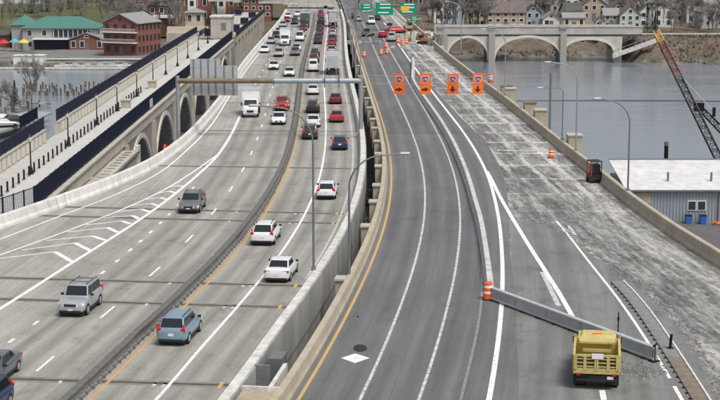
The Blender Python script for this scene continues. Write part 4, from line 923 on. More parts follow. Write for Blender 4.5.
dbx('cab', (L_+1.05, 0, 1.45), (1.7, 2.1, 1.35)); dbx('cab_rear_window', (L_+.18, 0, 1.95), (.04, 1.4, .25), M_GLASS); dbx('bonnet', (L_+2.4, 0, 1.25), (1.2, 1.8, .9)); dbx('windscreen', (L_+1.91, 0, 1.8), (.05, 1.8, .5), M_GLASS)
mb = MB(); mb.box((L_+1.0, 0, 2.2), (1.3, 1.9, .16), taper=.85); mb.build('cab_roof', M_YT, dt)
mb = MB(); mb.box((L_+.7, 0, 2.32), (.2, .5, .08)); mb.build('beacon_bar', M_AMBER, dt)
dbx('chassis', (2.7, 0, .72), (5.2, .9, .35), M_TRIM); dbx('rear_bumper', (.1, 0, .62), (.12, 2.2, .16), M_TRIM); dbx('under_ride_guard', (.25, 0, .83), (.2, 2.3, .2), M_TRIM); dbx('number_plate', (-.01, -.75, .8), (.03, .34, .17), M_PLATE)
for xx, n_ in ((1.0, 2), (4.9, 1)):
    for s_ in (1, -1):
        for q in range(n_):
            m = MB(); m.loft([[(xx+.48*math.cos(a*math.pi/10), s_*(W-.22-.34*q)+yy_, .48+.48*math.sin(a*math.pi/10)) for a in range(20)] for yy_ in (-.15, .15)]); o = m.build('wheel', M_RUBBER, dt, 40)
for v_ in [(a, c) for a in (0,) for c in (0,)]: pass

# vehicles and plant on the far closed end of the old bridge
def site_car(kd, c, x, y, a, label): p = G(x, y); car(kd, c, p.x, p.y, a, label, 0)
site_car('pickup', 'red', 383, 37, 1.6, 'bright red pickup parked in the far roadworks')
site_car('van', 'white', 371, 24, -1.5, 'white van far up the old bridge road, left of the red pickup')
site_car('suv', 'dark', 352.5, 18.5, 1.6, 'black SUV farthest up the old bridge road beside the left barrier')
site_car('sedan', 'silver', 358, 21, 1.6, 'silver car far up the old bridge road behind the black SUV')
site_car('sedan', 'dark', 377, 20, 1.6, 'dark car far up the old bridge road under the green signs')
site_car('pickup', 'silver', 391, 30, 1.2, 'silver pickup parked askew in the far roadworks')
site_car('pickup', 'grey', 368, 36, 1.3, 'grey pickup parked in the closed lanes of the far roadworks')
site_car('van', 'silver', 392, 41, 1.5, 'silver van parked behind the far orange drums')
site_car('suv', 'red', 397, 33, .3, 'dark red vehicle in the far roadworks right of the bright red pickup')
def excavator(x, y, ang, label, m_):
    p = G(x, y); t = thing('excavator', label, 'excavator', (p.x, p.y, 0), ang); t.scale = (.7, .7, .7)
    for s_ in (1, -1): mb = MB(); mb.loft([[(a, s_*1.1+q, z) for a, z in ((-1.6, .15), (-1.9, .5), (-1.5, .85), (1.5, .85), (1.9, .5), (1.6, .15))] for q in (-.28, .28)]); mb.build('track', M_RUBBER, t)
    mb = MB(); mb.box((-.5, 0, 1.45), (2.8, 2.3, 1.0)); mb.build('house', m_, t); mb = MB(); mb.box((.7, .65, 2.1), (1.2, .9, 1.5)); mb.build('cab', M_GLASS, t)
    mb = MB(); mb.tube([(.8, -.3, 1.6), (2.4, -.3, 4.0), (4.4, -.3, 4.2)], .22, 6); mb.build('boom', m_, t); mb = MB(); mb.tube([(4.4, -.3, 4.3), (5.2, -.3, 1.6)], .17, 6); mb.build('stick', m_, t)
    mb = MB(); mb.box((5.2, -.3, 1.1), (.8, .9, .9), taper=.8); mb.build('bucket', M_RUST, t)
excavator(424, 44, 2.6, 'orange excavator working at the far end of the torn-up deck', mat('machine_orange', (.42, .19, .08), .5))
excavator(409, 31, .4, 'tan excavator in the far roadworks under the green signs', mat('machine_tan', (.36, .29, .17), .5))
for k, (x, y, w_, h_) in enumerate(((360, 43, 9, .7), (399, 38, 5, 1.1), (430, 40, 5, 1.8), (417, 48, 11, .6), (435, 45, 3, 2.2), (376, 44, 6, .5), (412, 39, 5, .9), (421, 36, 6, 1.4))):
    p = G(x, y); t = thing('rubble_pile', 'heap of %s debris in the far roadworks, number %s from the left' % (('grey', 'tan')[k % 2], ['one', 'five', 'eight', 'seven', 'nine', 'two', 'six', 'four'][k]) if False else ['long grey debris strip beside the left barrier in far roadworks', 'tan sand heap behind the parked red vehicle', 'tall brown rubble heap at the right of the far roadworks', 'low tan debris strip across the milled deck end', 'narrow grey block heap by the river-side barrier in far roadworks', 'flat dark debris strip beside the grey pickup', 'small tan heap beside the orange excavator', 'pale heap under the green signs'][k], 'rubble', (p.x, p.y, 0))
    mb = MB()
    for q in range(14): mb.box((R.uniform(-w_/2, w_/2), R.uniform(-1.3, 1.3), h_*.25), (R.uniform(.6, 1.6), R.uniform(.6, 1.5), h_*R.uniform(.5, 1.2)), R.uniform(0, 3), 0, .6)
    stuff(mb.build('rubble', (M_FASCIA, M_BEIGE, M_RUST, M_BEIGE, M_DARKC, M_DARKC, M_BEIGE, M_BTOP)[k], t))
# scissor lift by the river-side barrier
p = G(594, 182); t = thing('work_lift', 'small dark work lift with red frame parked against the river-side barrier', 'lift', (p.x, p.y, 0), .15)
mb = MB(); mb.box((0, 0, .55), (1.1, 1.7, .4)); mb.build('chassis', M_TRIM, t)
for sx in (-.48, .48):
    for sy in (-.6, .6): mb = MB(); mb.loft([[(sx+q, sy+.26*math.cos(a*math.pi/6), .26+.26*math.sin(a*math.pi/6)) for a in range(12)] for q in (-.1, .1)]); mb.build('wheel', M_RUBBER, t)
mb = MB(); mb.box((.08, 0, 1.25), (.8, 1.2, 1.1), taper=.9); mb.build('engine_body', M_BLACKM, t)
for sx in (-.52, .52):
    mb = MB(); mb.tube([(sx, -.7, .7), (sx, -.7, 2.1), (sx, .7, 2.1), (sx, .7, .7)], .05, 6); mb.build('frame', M_REDSIGN if sx < 0 else M_TRIM, t)
mb = MB(); mb.box((0, 0, 2.12), (1.15, 1.5, .08)); mb.build('canopy', M_TRIM, t)

# ------------------------------------------------------------------ far right arch bridge over the shallows
FY = 405; fb_ = thing('stone_arch_bridge', 'pale three-arched bridge crossing the shallows before the hillside houses', 'bridge', (22, FY, 0))
M_PALEC = mat('pale_arch_concrete', (.50, .47, .42), .9, var=.2, scale=.3)
def fx(x): return PY(x, 45, FY).x-22
zt, zp, zd = -.35, -1.5, -2.6
def fbx(nm, c, d, m_=M_PALEC): mb = MB(); mb.box(c, d); return mb.build(nm, m_, fb_)
x0, x1 = fx(436), fx(642)
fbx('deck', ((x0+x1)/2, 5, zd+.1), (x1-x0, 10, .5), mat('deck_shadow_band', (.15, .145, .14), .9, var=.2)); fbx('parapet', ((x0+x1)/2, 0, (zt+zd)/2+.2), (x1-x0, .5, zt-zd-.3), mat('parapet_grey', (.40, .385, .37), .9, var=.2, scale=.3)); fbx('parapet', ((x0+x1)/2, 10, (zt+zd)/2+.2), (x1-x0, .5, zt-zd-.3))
fbx('coping', ((x0+x1)/2, -.02, zt+.1), (x1-x0+.2, .8, .18))
ARC = [(fx(447), fx(488), -3.1, -8.6), (fx(495), fx(561), -3.0, -8.6), (fx(565), fx(613), -3.6, -6.4)]
def fz(x):
    for a, b, c, s_ in ARC:
        if a < x < b: q = (2*x-a-b)/(b-a); return s_+(c-s_)*math.sqrt(1-q*q)
    return -12.
for yy0 in (0, 9.4):
    mb = MB(); xs = frange(x0, fx(622), .4)
    for a, b in zip(xs[:-1], xs[1:]):
        za, zb_ = fz(a), fz(b)
        mb.add([(a, yy0, za), (b, yy0, zb_), (b, yy0, zd), (a, yy0, zd), (a, yy0+.6, za), (b, yy0+.6, zb_), (b, yy0+.6, zd), (a, yy0+.6, zd)], [(3, 2, 1, 0), (4, 5, 6, 7), (0, 1, 5, 4)])
    mb.build('spandrel_wall', M_PALEC, fb_)
for a, b, c, s_ in ARC:
    mb = MB(); n = 20; rings = []
    for i in range(n):
        t0, t1 = math.pi*i/n, math.pi*(i+1)/n; P0 = ((a+b)/2-(b-a)/2*math.cos(t0), s_+(c-s_)*math.sin(t0)); P1 = ((a+b)/2-(b-a)/2*math.cos(t1), s_+(c-s_)*math.sin(t1))
        mb.quad((P0[0], .1, P0[1]), (P0[0], 9.9, P0[1]), (P1[0], 9.9, P1[1]), (P1[0], .1, P1[1]))
    mb.build('arch_barrel', mat('arch_soffit_shade', (.26, .27, .29), .9, var=.2), fb_, 60)  # blue-grey shade under the arch is put into the barrel colour
    mb = MB()
    for i in range(n+1):
        t0 = math.pi*i/n; ca, sa = -math.cos(t0), math.sin(t0); hw = (b-a)/2; hh = c-s_
        rings.append([((a+b)/2+(hw+k)*ca, q, s_+(hh+k)*sa) for k, q in ((-.1, -.25), (.55, -.25), (.55, .05), (-.1, .05))])
    mb.loft(rings); mb.build('arch_ring', mat('ring_white', (.60, .58, .54), .9, var=.1), fb_, 60)
for x in (441, 491.5, 563): mb = MB(); mb.box((fx(x), 4, -6.6), (1.6 if x > 450 else 3.2, 10, 9)); mb.box((fx(x), -.1, zt), (1.9, 1.2, .6)); mb.build('pier', mat('pier_grey', (.33, .32, .30), .9, var=.2), fb_)
# abutment ramp and railing up the bank to the right
rp = thing('stair_ramp', 'pale sloping ramp with railing climbing the brown bank right of the arches', 'ramp', (fx(612)+22, FY-2, 0))
mb = MB(); a = (0, 0, -7.4); b = (fx(655)-fx(612), 2, -3.3); mb.add([(a[0], 0, a[2]-1), (b[0], 0, b[2]-1), (b[0], 0, b[2]), (a[0], 0, a[2]), (a[0], 2, a[2]-1), (b[0], 2, b[2]-1), (b[0], 2, b[2]), (a[0], 2, a[2])], [(0, 1, 2, 3), (7, 6, 5, 4), (3, 2, 6, 7), (0, 4, 5, 1), (1, 5, 6, 2), (0, 3, 7, 4)]); mb.build('slope', M_BTOP, rp)
mb = MB(); mb.tube([(a[0], .1, a[2]+1), (b[0], .1, b[2]+1)], .08, 5)
for q in range(9): f_ = q/8; mb.tube([(b[0]*f_, .1, a[2]+(b[2]-a[2])*f_), (b[0]*f_, .1, a[2]+(b[2]-a[2])*f_+1)], .06, 4)
mb.build('railing', M_STEELD, rp)
mb = MB(); mb.box((fx(655)+22-60+60, 0, 0), (1, 1, 1))
gr = thing('guard_rail', 'long pale guard rail along the road at the top of the brown bank', 'guard rail', (fx(640)+22, 417, -3.6))
mb = MB(); mb.box((45, 0, .7), (90, .12, .4)); mb.build('rail', M_BTOP, gr)
pm = MB(); pm.box((0, .1, .3), (.2, .2, .9)); pm = pm.mesh('post', M_STEELD)
for q in range(23): link('post', pm, gr, (q*4, 0, 0))
# floating boom across the river
mb = MB(); mb.tube([(28+q*4, 311+1.2*math.sin(q*.3), WATER+.05) for q in range(30)], .13, 6); tag(mb.build('floating_boom', M_BLACKM, None), 'thin dark floating boom lying across the right-hand water', 'boom')

# ------------------------------------------------------------------ buildings
M_BRICK = mat('red_brick', (.25, .105, .078), .9, col2=(.18, .08, .064), scale=1.6); M_BRICK2 = mat('dull_brick', (.20, .085, .07), .9, col2=(.14, .07, .06), scale=1.2)
M_GROOF = mat('green_metal_roof', (.07, .19, .155), .5, var=.15, scale=.6, stretch=(6, 1, 1)); M_SLATE = mat('grey_shingle', (.25, .255, .25), .9, var=.2, scale=1.5); M_DROOF = mat('dark_shingle', (.085, .08, .082), .9, var=.3, scale=1.2); M_BROOF = mat('brown_shingle', (.15, .12, .115), .9, var=.25, scale=1.2)
M_CREAM = mat('cream_render', (.55, .50, .38), .85, var=.1); M_WSID = mat('white_siding', (.68, .68, .66), .8, var=.06); M_GSID = mat('grey_siding', (.36, .36, .35), .85, var=.1); M_MINT = mat('mint_siding', (.50, .60, .54), .8, var=.06); M_BSID = mat('blue_grey_siding', (.30, .36, .42), .8, var=.08); M_TSID = mat('tan_siding', (.40, .33, .25), .85, var=.1); M_YSID = mat('yellow_siding', (.62, .54, .28), .85, var=.08); M_WTRIM = mat('white_trim', (.74, .74, .72), .7)
def gable_roof(mb, w_, d, z, h, ov=.35, axis='x'):
    # ridge along axis
    if axis == 'x':
        a = w_/2+ov; b = d/2+ov
        top = [(-a, 0, z+h), (a, 0, z+h)]; lo = [(-a, -b, z-.15), (a, -b, z-.15), (a, b, z-.15), (-a, b, z-.15)]
    else:
        a = d/2+ov; b = w_/2+ov
        top = [(0, -a, z+h), (0, a, z+h)]; lo = [(b, -a, z-.15), (b, a, z-.15), (-b, a, z-.15), (-b, -a, z-.15)]
    t_ = .22; V = lo+top+[(x, y, q-t_) for x, y, q in lo]+[(x, y, q-t_) for x, y, q in top]
    mb.add(V, [(0, 1, 5, 4), (2, 3, 4, 5), (7, 6, 10, 11)[::-1], (9, 8, 10, 11)[::-1], (0, 6, 7, 1), (2, 8, 9, 3), (0, 4, 10, 6), (3, 9, 10, 4), (1, 7, 11, 5), (2, 5, 11, 8)])
def hip_roof(mb, w_, d, z, h, ov=.6, flat=.35):
    a, b = w_/2+ov, d/2+ov; r_ = max(0, a-b*1.0) if a > b else 0; s_ = max(0, b-a) if b > a else 0
    V = [(-a, -b, z), (a, -b, z), (a, b, z), (-a, b, z), (-r_, -s_, z+h), (r_, s_, z+h)]
    if s_: mb.add(V, [(0, 1, 4), (1, 2, 5, 4), (2, 3, 5), (3, 0, 4, 5), (3, 2, 1, 0)])
    else: mb.add(V, [(0, 1, 5, 4), (1, 2, 5), (2, 3, 4, 5), (3, 0, 4), (3, 2, 1, 0)])
def house(label, x, y, z, w_, d, h, rh, rot, wall, roof, axis='x', floors=2, cols=3, side_cols=2, name='house', cat='house', door=True, chimney=True, hip=False, group=None, wm=None, extra=None):
    t = thing(name, label, cat, (x, y, z), rot, group)
    mb = MB(); mb.box((0, 0, h/2-1.5), (w_, d, h+3))
    if not hip:
        if axis == 'x': mb.add([(-w_/2, -d/2, h), (-w_/2, d/2, h), (-w_/2, 0, h+rh*.93), (w_/2, -d/2, h), (w_/2, d/2, h), (w_/2, 0, h+rh*.93)], [(0, 1, 2), (5, 4, 3)])
        else: mb.add([(-w_/2, -d/2, h), (w_/2, -d/2, h), (0, -d/2, h+rh*.93), (-w_/2, d/2, h), (w_/2, d/2, h), (0, d/2, h+rh*.93)], [(0, 1, 2), (5, 4, 3)])
    mb.build('wall', wall, t)
    mb = MB(); (hip_roof if hip else gable_roof)(*((mb, w_, d, h, rh) if hip else (mb, w_, d, h, rh, .35, axis))); ro = mb.build('roof', roof, t)
    if chimney: mb = MB(); mb.box((w_*.22, d*.1, h+rh*.85), (.7, .7, 1.8)); mb.build('chimney', M_BRICK, ro)
    fh = h/floors; ww = min(1.1, w_/cols*.45); wh = fh*.48
    def win(c, nrm, a, b):
        if nrm == 'y': fr = ((a+.28, .10, b+.28), (a, .14, b))
        else: fr = ((.10, a+.28, b+.28), (.14, a, b))
        mb = MB(); mb.box(c, fr[0]); o = mb.build('window', wm or M_WTRIM, t); mb = MB(); mb.box(c, fr[1]); mb.build('pane', M_WGLASS, o)
    for fl in range(floors):
        for c in range(cols):
            if door and fl == 0 and c == cols//2: continue
            win(((c+.5)/cols*w_-w_/2, -d/2-.02, fl*fh+fh*.56), 'y', ww, wh)
        for c in range(side_cols):
            for s_ in (1, -1): win((s_*(w_/2+.02), (c+.5)/side_cols*d-d/2, fl*fh+fh*.56), 'x', min(1.0, d/side_cols*.45), wh)
    if axis == 'y' and not hip and rh > 1.5: win((0, -d/2-.02, h+rh*.35), 'y', .9, rh*.32)
    if door: mb = MB(); mb.box((0 if cols % 2 else w_*.02, -d/2-.03, 1.05), (1.1, .1, 2.1)); mb.build('door', M_DARKC, t)
    return t
def put(x, y, Y): p = PY(x, y, Y); return p.x, Y, p.z
# boathouse with green roof
x, y, z = put(61, 50, 428); t = house('boathouse with broad green hipped roof and navy ground-floor band', x, y+5, z, 20.5, 11, 6.0, 3.0, -.05, M_GSID, M_GROOF, hip=True, floors=2, cols=5, side_cols=2, name='boathouse', cat='building', door=False, chimney=False)
for fl, (zz, hh, m_) in enumerate(((1.5, 2.6, M_NAVY),)): mb = MB(); mb.box((1.5, -5.56, zz), (17, .16, hh)); mb.build('shutter_band', m_, t)
mb = MB(); mb.box((1.5, -6.4, 3.1), (17.4, 1.8, .25)); mb.build('balcony', M_WTRIM, t)
for k in range(8): mb = MB(); mb.box((-1.5+k*1.35, -5.62, 4.6), (.16, .2, 2.2)); mb.build('mullion', M_WTRIM, t)
mb = MB(); mb.box((3.2, -5.58, 4.6), (10, .1, 1.9)); mb.build('upper_glazing', M_WGLASS, t)
x, y, z = put(24, 49, 430); house('small square annex with pointed green roof left of the boathouse', x, y+3, z, 6.5, 6, 6.6, 2.6, 0, M_GSID, M_GROOF, hip=True, floors=1, cols=1, side_cols=1, name='annex', cat='building', door=False, chimney=False)
x, y, z = put(87, 51, 425); house('low brick building with pale roof between boathouse and tall brick house', x, y+4, z, 9.5, 9, 3.4, 1.7, 0, M_BRICK, M_SLATE, axis='y', floors=1, cols=4, side_cols=2, name='brick_building', cat='building', chimney=False)
x, y, z = put(120, 55, 409); t = house('three-storey brick house with grey gable roof and white balconies by the water', x+2.6, y+5, z, 10.5, 11.5, 8.6, 2.3, -.42, M_BRICK, M_SLATE, axis='y', floors=3, cols=4, side_cols=6, name='brick_house', cat='building', chimney=False, wm=M_BRICK2)
for zz in (3.3, 6.0): 
    mb = MB(); mb.box((0, -6.4, zz), (10.6, 1.5, .2)); bl = mb.build('balcony', M_WTRIM, t)
    mb = MB(); mb.box((0, -7.1, zz+.95), (10.6, .08, .1))
    for q in range(22): mb.box((-5.2+q*.495, -7.1, zz+.5), (.07, .07, .9))
    mb.build('balustrade', M_WTRIM, bl)
x, y, z = put(161, 27, 470); t = house('brick house with grey hipped roof and white balcony behind the tall brick house', x, y+5, z, 8.4, 9, 6.4, 2.2, .05, M_BRICK2, M_DROOF, hip=True, floors=2, cols=3, side_cols=2, name='brick_house', cat='building', chimney=False)
mb = MB(); mb.box((0, -5.2, 3.2), (8.4, 1.4, .9)); mb.build('balcony', M_WTRIM, t)
x, y, z = put(209, 22, 505); t = house('large red brick block with white window bays at the top', x, y+8, z, 23, 14, 12, .6, 0, M_BRICK, M_SLATE, hip=True, floors=3, cols=8, side_cols=4, name='brick_block', cat='building', door=False, chimney=False)
for q in (-5.5, 4): mb = MB(); mb.box((q, -7.2, 7), (2.8, .5, 9)); bay = mb.build('white_bay', M_WTRIM, t); mb = MB(); mb.box((q, -7.5, 6), (1.2, .1, 1.6)); mb.build('pane', M_WGLASS, bay); mb = MB(); mb.box((q, -7.5, 9), (1.2, .1, 1.6)); mb.build('pane', M_WGLASS, bay)
x, y, z = put(194, 25, 455); house('small cream pavilion with hipped roof and dark windows before the brick block', x, y+3, z, 5.2, 5, 3.6, 1.3, 0, M_CREAM, M_SLATE, hip=True, floors=1, cols=2, side_cols=2, name='pavilion', cat='building', door=False, chimney=False)
x, y, z = put(187, 38, 440); mb = MB(); t = thing('retaining_wall', 'stepped cream stone retaining wall below the small pavilion', 'wall', (x, y, z)); mb.box((0, 0, 1.2), (11, 2, 4)); mb.build('wall', M_CREAM, t); mb = MB(); mb.box((-1, -1.5, .3), (9, 2, 2.6)); mb.build('step', M_OLDC, t)
x, y, z = put(14, 43, 436); house('dull red shed beside the boathouse annex at the left edge', x-4, y, z, 7, 5, 2.6, 1, 0, M_BRICK2, M_DROOF, floors=1, cols=2, side_cols=1, name='shed', cat='shed', chimney=False)
# quay wall and white boathouse float
x, y, z = put(30, 62, 391); t = thing('quay_block', 'plain white floating block moored below the boathouse', 'float', (x, 391, WATER)); mb = MB(); mb.box((0, 0, 1.4), (7.6, 4, 3.0)); mb.build('block', M_WSID, t); mb = MB(); mb.box((0, 0, 2.95), (8, 4.4, .15)); mb.build('deck', M_BTOP, t)
q0, q1 = PY(46, 60, 391).x, PY(150, 60, 391).x; t = thing('quay_wall', 'long dark quay wall below the brick houses', 'wall', ((q0+q1)/2, 392.5, -8.8)); mb = MB(); mb.box((0, 0, 0), (q1-q0, 2, 2.2)); mb.build('wall', M_DARKC, t); mb = MB(); mb.box((0, 0, 1.15), (q1-q0, 2.3, .14)); mb.build('coping', M_BTOP, t)
t = thing('floating_dock', 'long thin pale dock floating along the far left shore', 'dock', (PY(60, 65, 384).x, 384, WATER)); 
for q in range(14): mb = MB(); mb.box((-22+q*3.05, 0, .25), (3, 1.8, .35)); mb.build('pontoon', M_BTOP, t)
hull = MB(); hull.loft([[(xx, w_*a, z_) for a, z_ in ((-.6, 0), (-1, .75), (1, .75), (.6, 0))] for xx, w_ in ((-2.4, .7), (0, .95), (1.6, .7), (2.8, .06))]); hull = hull.mesh('hull', M_WHITEP); cabm = MB(); cabm.box((-.4, 0, .95), (1.5, 1.1, .6), taper=.8); cabm = cabm.mesh('cabin', M_GSID)
for k in range(11):
    x, y, z = put(64+k*6.3, 61.5-(k % 3)*.8, 386+1.2*(k % 2)); t = thing('moored_boat', 'small white boat moored along the far quay, %s from the left' % (['leftmost']+ORD[1:])[k], 'boat', (x, y, WATER+.1), R.uniform(-.2, .2)+(math.pi if k % 2 else 0), 'white boats at the far quay'); link('hull', hull, t)
    if k % 2 == 0: link('cabin', cabm, t)
for k, (px, py, c) in enumerate(((4, 50, (.6, .03, .03)), (15, 49, (.10, .35, .45)), (24, 49.5, (.7, .5, .06)))):
    x, y, z = put(px, py, 424); t = thing('parasol', '%s parasol on the quay at the left edge' % ('red', 'turquoise', 'yellow')[k], 'parasol', (x, y, z)); m_ = mat('parasol_%d' % k, c, .8)
    lathe([(1.6, 1.9), (.9, 2.5), (.05, 2.9)], 8).build('canopy', m_, t); mb = MB(); mb.tube([(0, 0, -.5), (0, 0, 2.4)], .05, 5); mb.build('pole', M_STEELD, t)
# hillside houses on the right, left to right
HS_ = [(505, 29, 432, 17, 9, 6.5, 4.0, .06, M_TSID, M_BROOF, 'x', 'long tan house with big brown roof behind the second arch', 3, 5),
       (476, 27, 440, 8, 8, 6.2, 3.0, 0, M_YSID, M_SLATE, 'y', 'pale yellow house with grey gable among bare trees', 2, 3),
       (533, 28, 445, 6.5, 8, 6.5, 2.8, 0, M_BSID, M_DROOF, 'y', 'narrow blue grey gabled house right of the long tan house', 2, 2),
       (551, 28, 442, 7.5, 7, 3.8, 2.4, 0, M_WSID, M_SLATE, 'y', 'low white house with grey gable beside the blue grey house', 1, 2),
       (574, 29, 434, 9.5, 7, 4.6, 1.6, 0, M_CREAM, M_SLATE, 'x', 'low cream house with long grey roof in front of the white house', 1, 3),
       (572, 18, 470, 7, 8, 7.6, 3.4, 0, M_WSID, M_DROOF, 'y', 'tall white gabled house behind the low cream house', 3, 2),
       (594, 20, 462, 11, 9, 6.6, 3.6, 0, M_TSID, M_BROOF, 'y', 'broad tan gabled house upslope of the red-doored cottage', 2, 3),
       (611, 28, 440, 6.5, 7, 5.2, 2.4, 0, M_GSID, M_SLATE, 'x', 'grey house between the tan gable and the mint green house', 2, 2),
       (630, 29, 438, 9, 9, 5.6, 3.6, 0, M_MINT, M_BROOF, 'y', 'mint green gabled house at the top of the brown bank', 2, 3),
       (600, 28.5, 433, 4, 4, 3, 1.5, 0, M_WSID, M_BROOF, 'y', 'tiny white cottage with dark door beside the low cream house', 1, 2),
       (548, 12, 490, 16, 9, 6.5, 3, 0, M_GSID, M_SLATE, 'x', 'long grey house upslope above the blue grey gable', 2, 5),
       (482, 10, 500, 10, 9, 7, 3, 0, M_GSID, M_DROOF, 'x', 'grey house upslope behind the yellow house', 2, 3),
       (455, 18, 470, 9, 8, 6.4, 3, .1, M_BSID, M_SLATE, 'y', 'pale blue house behind bare trees at the left end of the arches', 2, 3),
       (440, 12, 500, 12, 9, 7, 3, -.1, M_GSID, M_SLATE, 'x', 'grey house farthest left on the hillside beyond the green signs', 2, 4),
       (690, 9, 505, 16, 9, 6, 3.2, 0, M_WSID, M_GROOF, 'x', 'white house with green roof at the top right corner', 2, 4),
       (662, 8, 520, 9, 9, 7, 3, 0, M_TSID, M_DROOF, 'y', 'tan gabled house upslope left of the green roofed house', 2, 3),
       (520, 3, 540, 10, 9, 8, 3, 0, M_YSID, M_BROOF, 'y', 'buff gabled house high on the hill above the long tan house', 2, 3),
       (600, 2, 550, 14, 9, 8, 3, 0, M_BRICK2, M_DROOF, 'x', 'brownish house high on the hill above the broad tan gable', 2, 4),
       (640, 2, 560, 9, 9, 8, 3, 0, M_WSID, M_SLATE, 'y', 'white gabled house high on the hill above the mint house', 2, 3)]
for (px, py, Y, w_, d, h, rh, rot, wl, rf, ax, lb, fl, cl) in HS_:
    x, y, z = put(px, py, Y); house(lb, x, Y+d*.35, z, w_*.64, d*.7, h*.72, rh*.75, rot, wl, rf, axis=ax, floors=fl, cols=cl, chimney=px % 2 == 0, group='hillside houses')
r = random.Random(21); wl_ = [('white', M_WSID), ('grey', M_GSID), ('cream', M_CREAM), ('tan', M_TSID), ('blue grey', M_BSID), ('pale green', M_MINT)]; rl_ = [('dark', M_DROOF), ('brown', M_BROOF), ('grey', M_SLATE)]; used_ = {}
for k in range(36):
    px = 434+k*11.3+r.uniform(-3, 3); py = r.uniform(4, 17) if k % 2 else r.uniform(-4, 6); Y = 520+(17-py)*7
    if k >= 26: px = 648+(k-26)*7.8; py = r.uniform(14, 27); Y = 455+(27-py)*5
    a_, b_ = wl_[r.randrange(6)], rl_[r.randrange(3)]; ax = 'xy'[r.randrange(2)]
    x, y, z = put(px, py, Y); c_ = used_.get((a_[0], b_[0], ax), 0)+1; used_[(a_[0], b_[0], ax)] = c_
    house('small distant %s house, %s %s roof, %s such from the left on the hill' % (a_[0], b_[0], 'ridge-on' if ax == 'x' else 'gable-fronted', num(c_)), x, Y, z, r.uniform(5.5, 8), 6, r.uniform(4, 5.5), r.uniform(2, 3), r.uniform(-.25, .25), a_[1], b_[1], axis=ax, floors=2, cols=2, side_cols=1, chimney=k % 3 == 0, door=False, group='distant hillside houses')
for k in range(18):
    px = 440+k*11.8+r.uniform(-2, 2); py = r.uniform(17, 25); Y = 452+(25-py)*5; a_, b_ = wl_[r.randrange(6)], rl_[r.randrange(3)]; ax = 'xy'[r.randrange(2)]
    x, y, z = put(px, py, Y); c_ = used_.get((a_[0], b_[0], ax, 1), 0)+1; used_[(a_[0], b_[0], ax, 1)] = c_
    house('%s house crowded behind the arch bridge, %s %s roof, %s such from the left' % (a_[0], b_[0], 'ridge-on' if ax == 'x' else 'gable-fronted', num(c_)), x, Y, z, r.uniform(4.5, 6.5), 5.5, r.uniform(3.5, 5), r.uniform(1.8, 2.8), r.uniform(-.2, .2), a_[1], b_[1], axis=ax, floors=2, cols=2, side_cols=1, chimney=k % 2 == 0, door=False, group='crowded hillside houses')
for px, py, Y, w_, h_, lb in ((140, 9, 560, 12, 7, 'red brick block behind the bare trees above the tall brick house'), (238, 14, 520, 12, 9, 'tall red brick block right of the white-bayed block'), (258, 17, 500, 9, 6, 'low red brick building beside the far footbridge'), (175, 6, 580, 12, 9, 'red brick block rising behind the hipped brick house')):
    x, y, z = put(px, py, Y); house(lb, x, Y, z, w_, 9, h_, 1.2, 0, M_BRICK, M_DROOF, hip=True, floors=3, cols=4, side_cols=2, name='brick_block', cat='building', chimney=False, door=False, group='brick blocks')
# upper left hillside houses
for (px, py, Y, w_, lb, wl, rf) in ((20, 9, 600, 20, 'long white building across the lawns at the top left', M_WSID, M_SLATE), (60, 6, 640, 14, 'cream house at the top left behind dark evergreens', M_CREAM, M_BROOF), (262, 8, 560, 14, 'grey building behind the bridge tower', M_GSID, M_DROOF), (285, 1, 620, 16, 'pale building farthest up the road on the left', M_WSID, M_SLATE), (336, -3, 640, 14, 'tan building farthest up between the roads', M_TSID, M_DROOF), (425, 5, 560, 14, 'brick house beyond the green signs', M_BRICK2, M_DROOF), (395, -4, 640, 22, 'dark roofed block above the green signs', M_GSID, M_DROOF), (120, 0, 700, 22, 'low tan building above the lawn at the top left', M_TSID, M_SLATE)):
    x, y, z = put(px, py, Y); house(lb, x, Y, z, w_, 10, 5.5, 2.6, 0, wl, rf, floors=2, cols=4, chimney=False, group='distant houses')

# overpass across the far end, green sign gantry
ov = thing('overpass', 'pale curving overpass crossing the far end of the highway at the top', 'bridge', (-20, 500, 0))
for k in range(5): mb = MB(); mb.box((-24+k*8, -.7*k, 2.6-.3*k), (8.2, 7, 1.0), -.06); mb.build('span', M_BTOP, ov); mb = MB(); mb.box((-24+k*8, -.7*k-3.4, 3.5-.3*k), (8.2, .3, .9), -.06); mb.build('parapet', M_PALEC, ov)
for k in (0, 4): mb = MB(); mb.box((-27+k*9, 0, -1), (1, 3, 6)); mb.build('pier', M_FASCIA, ov)
gg = thing('sign_gantry', 'far gantry of thin posts and beam holding green road signs', 'gantry', (0, 385, 0))
ga_, gb_ = PY(356, 8, 385), PY(418, 8, 385)
for p in (ga_, gb_): mb = MB(); mb.tube([(p.x, 0, -2), (p.x, 0, ga_.z+1.2)], .18, 7); mb.build('post', M_STEELD, gg)
for q in (-.6, .8): mb = MB(); mb.tube([(ga_.x, .1, ga_.z+q), (gb_.x, .1, ga_.z+q)], .10, 6); mb.build('beam', M_STEELD, gg)
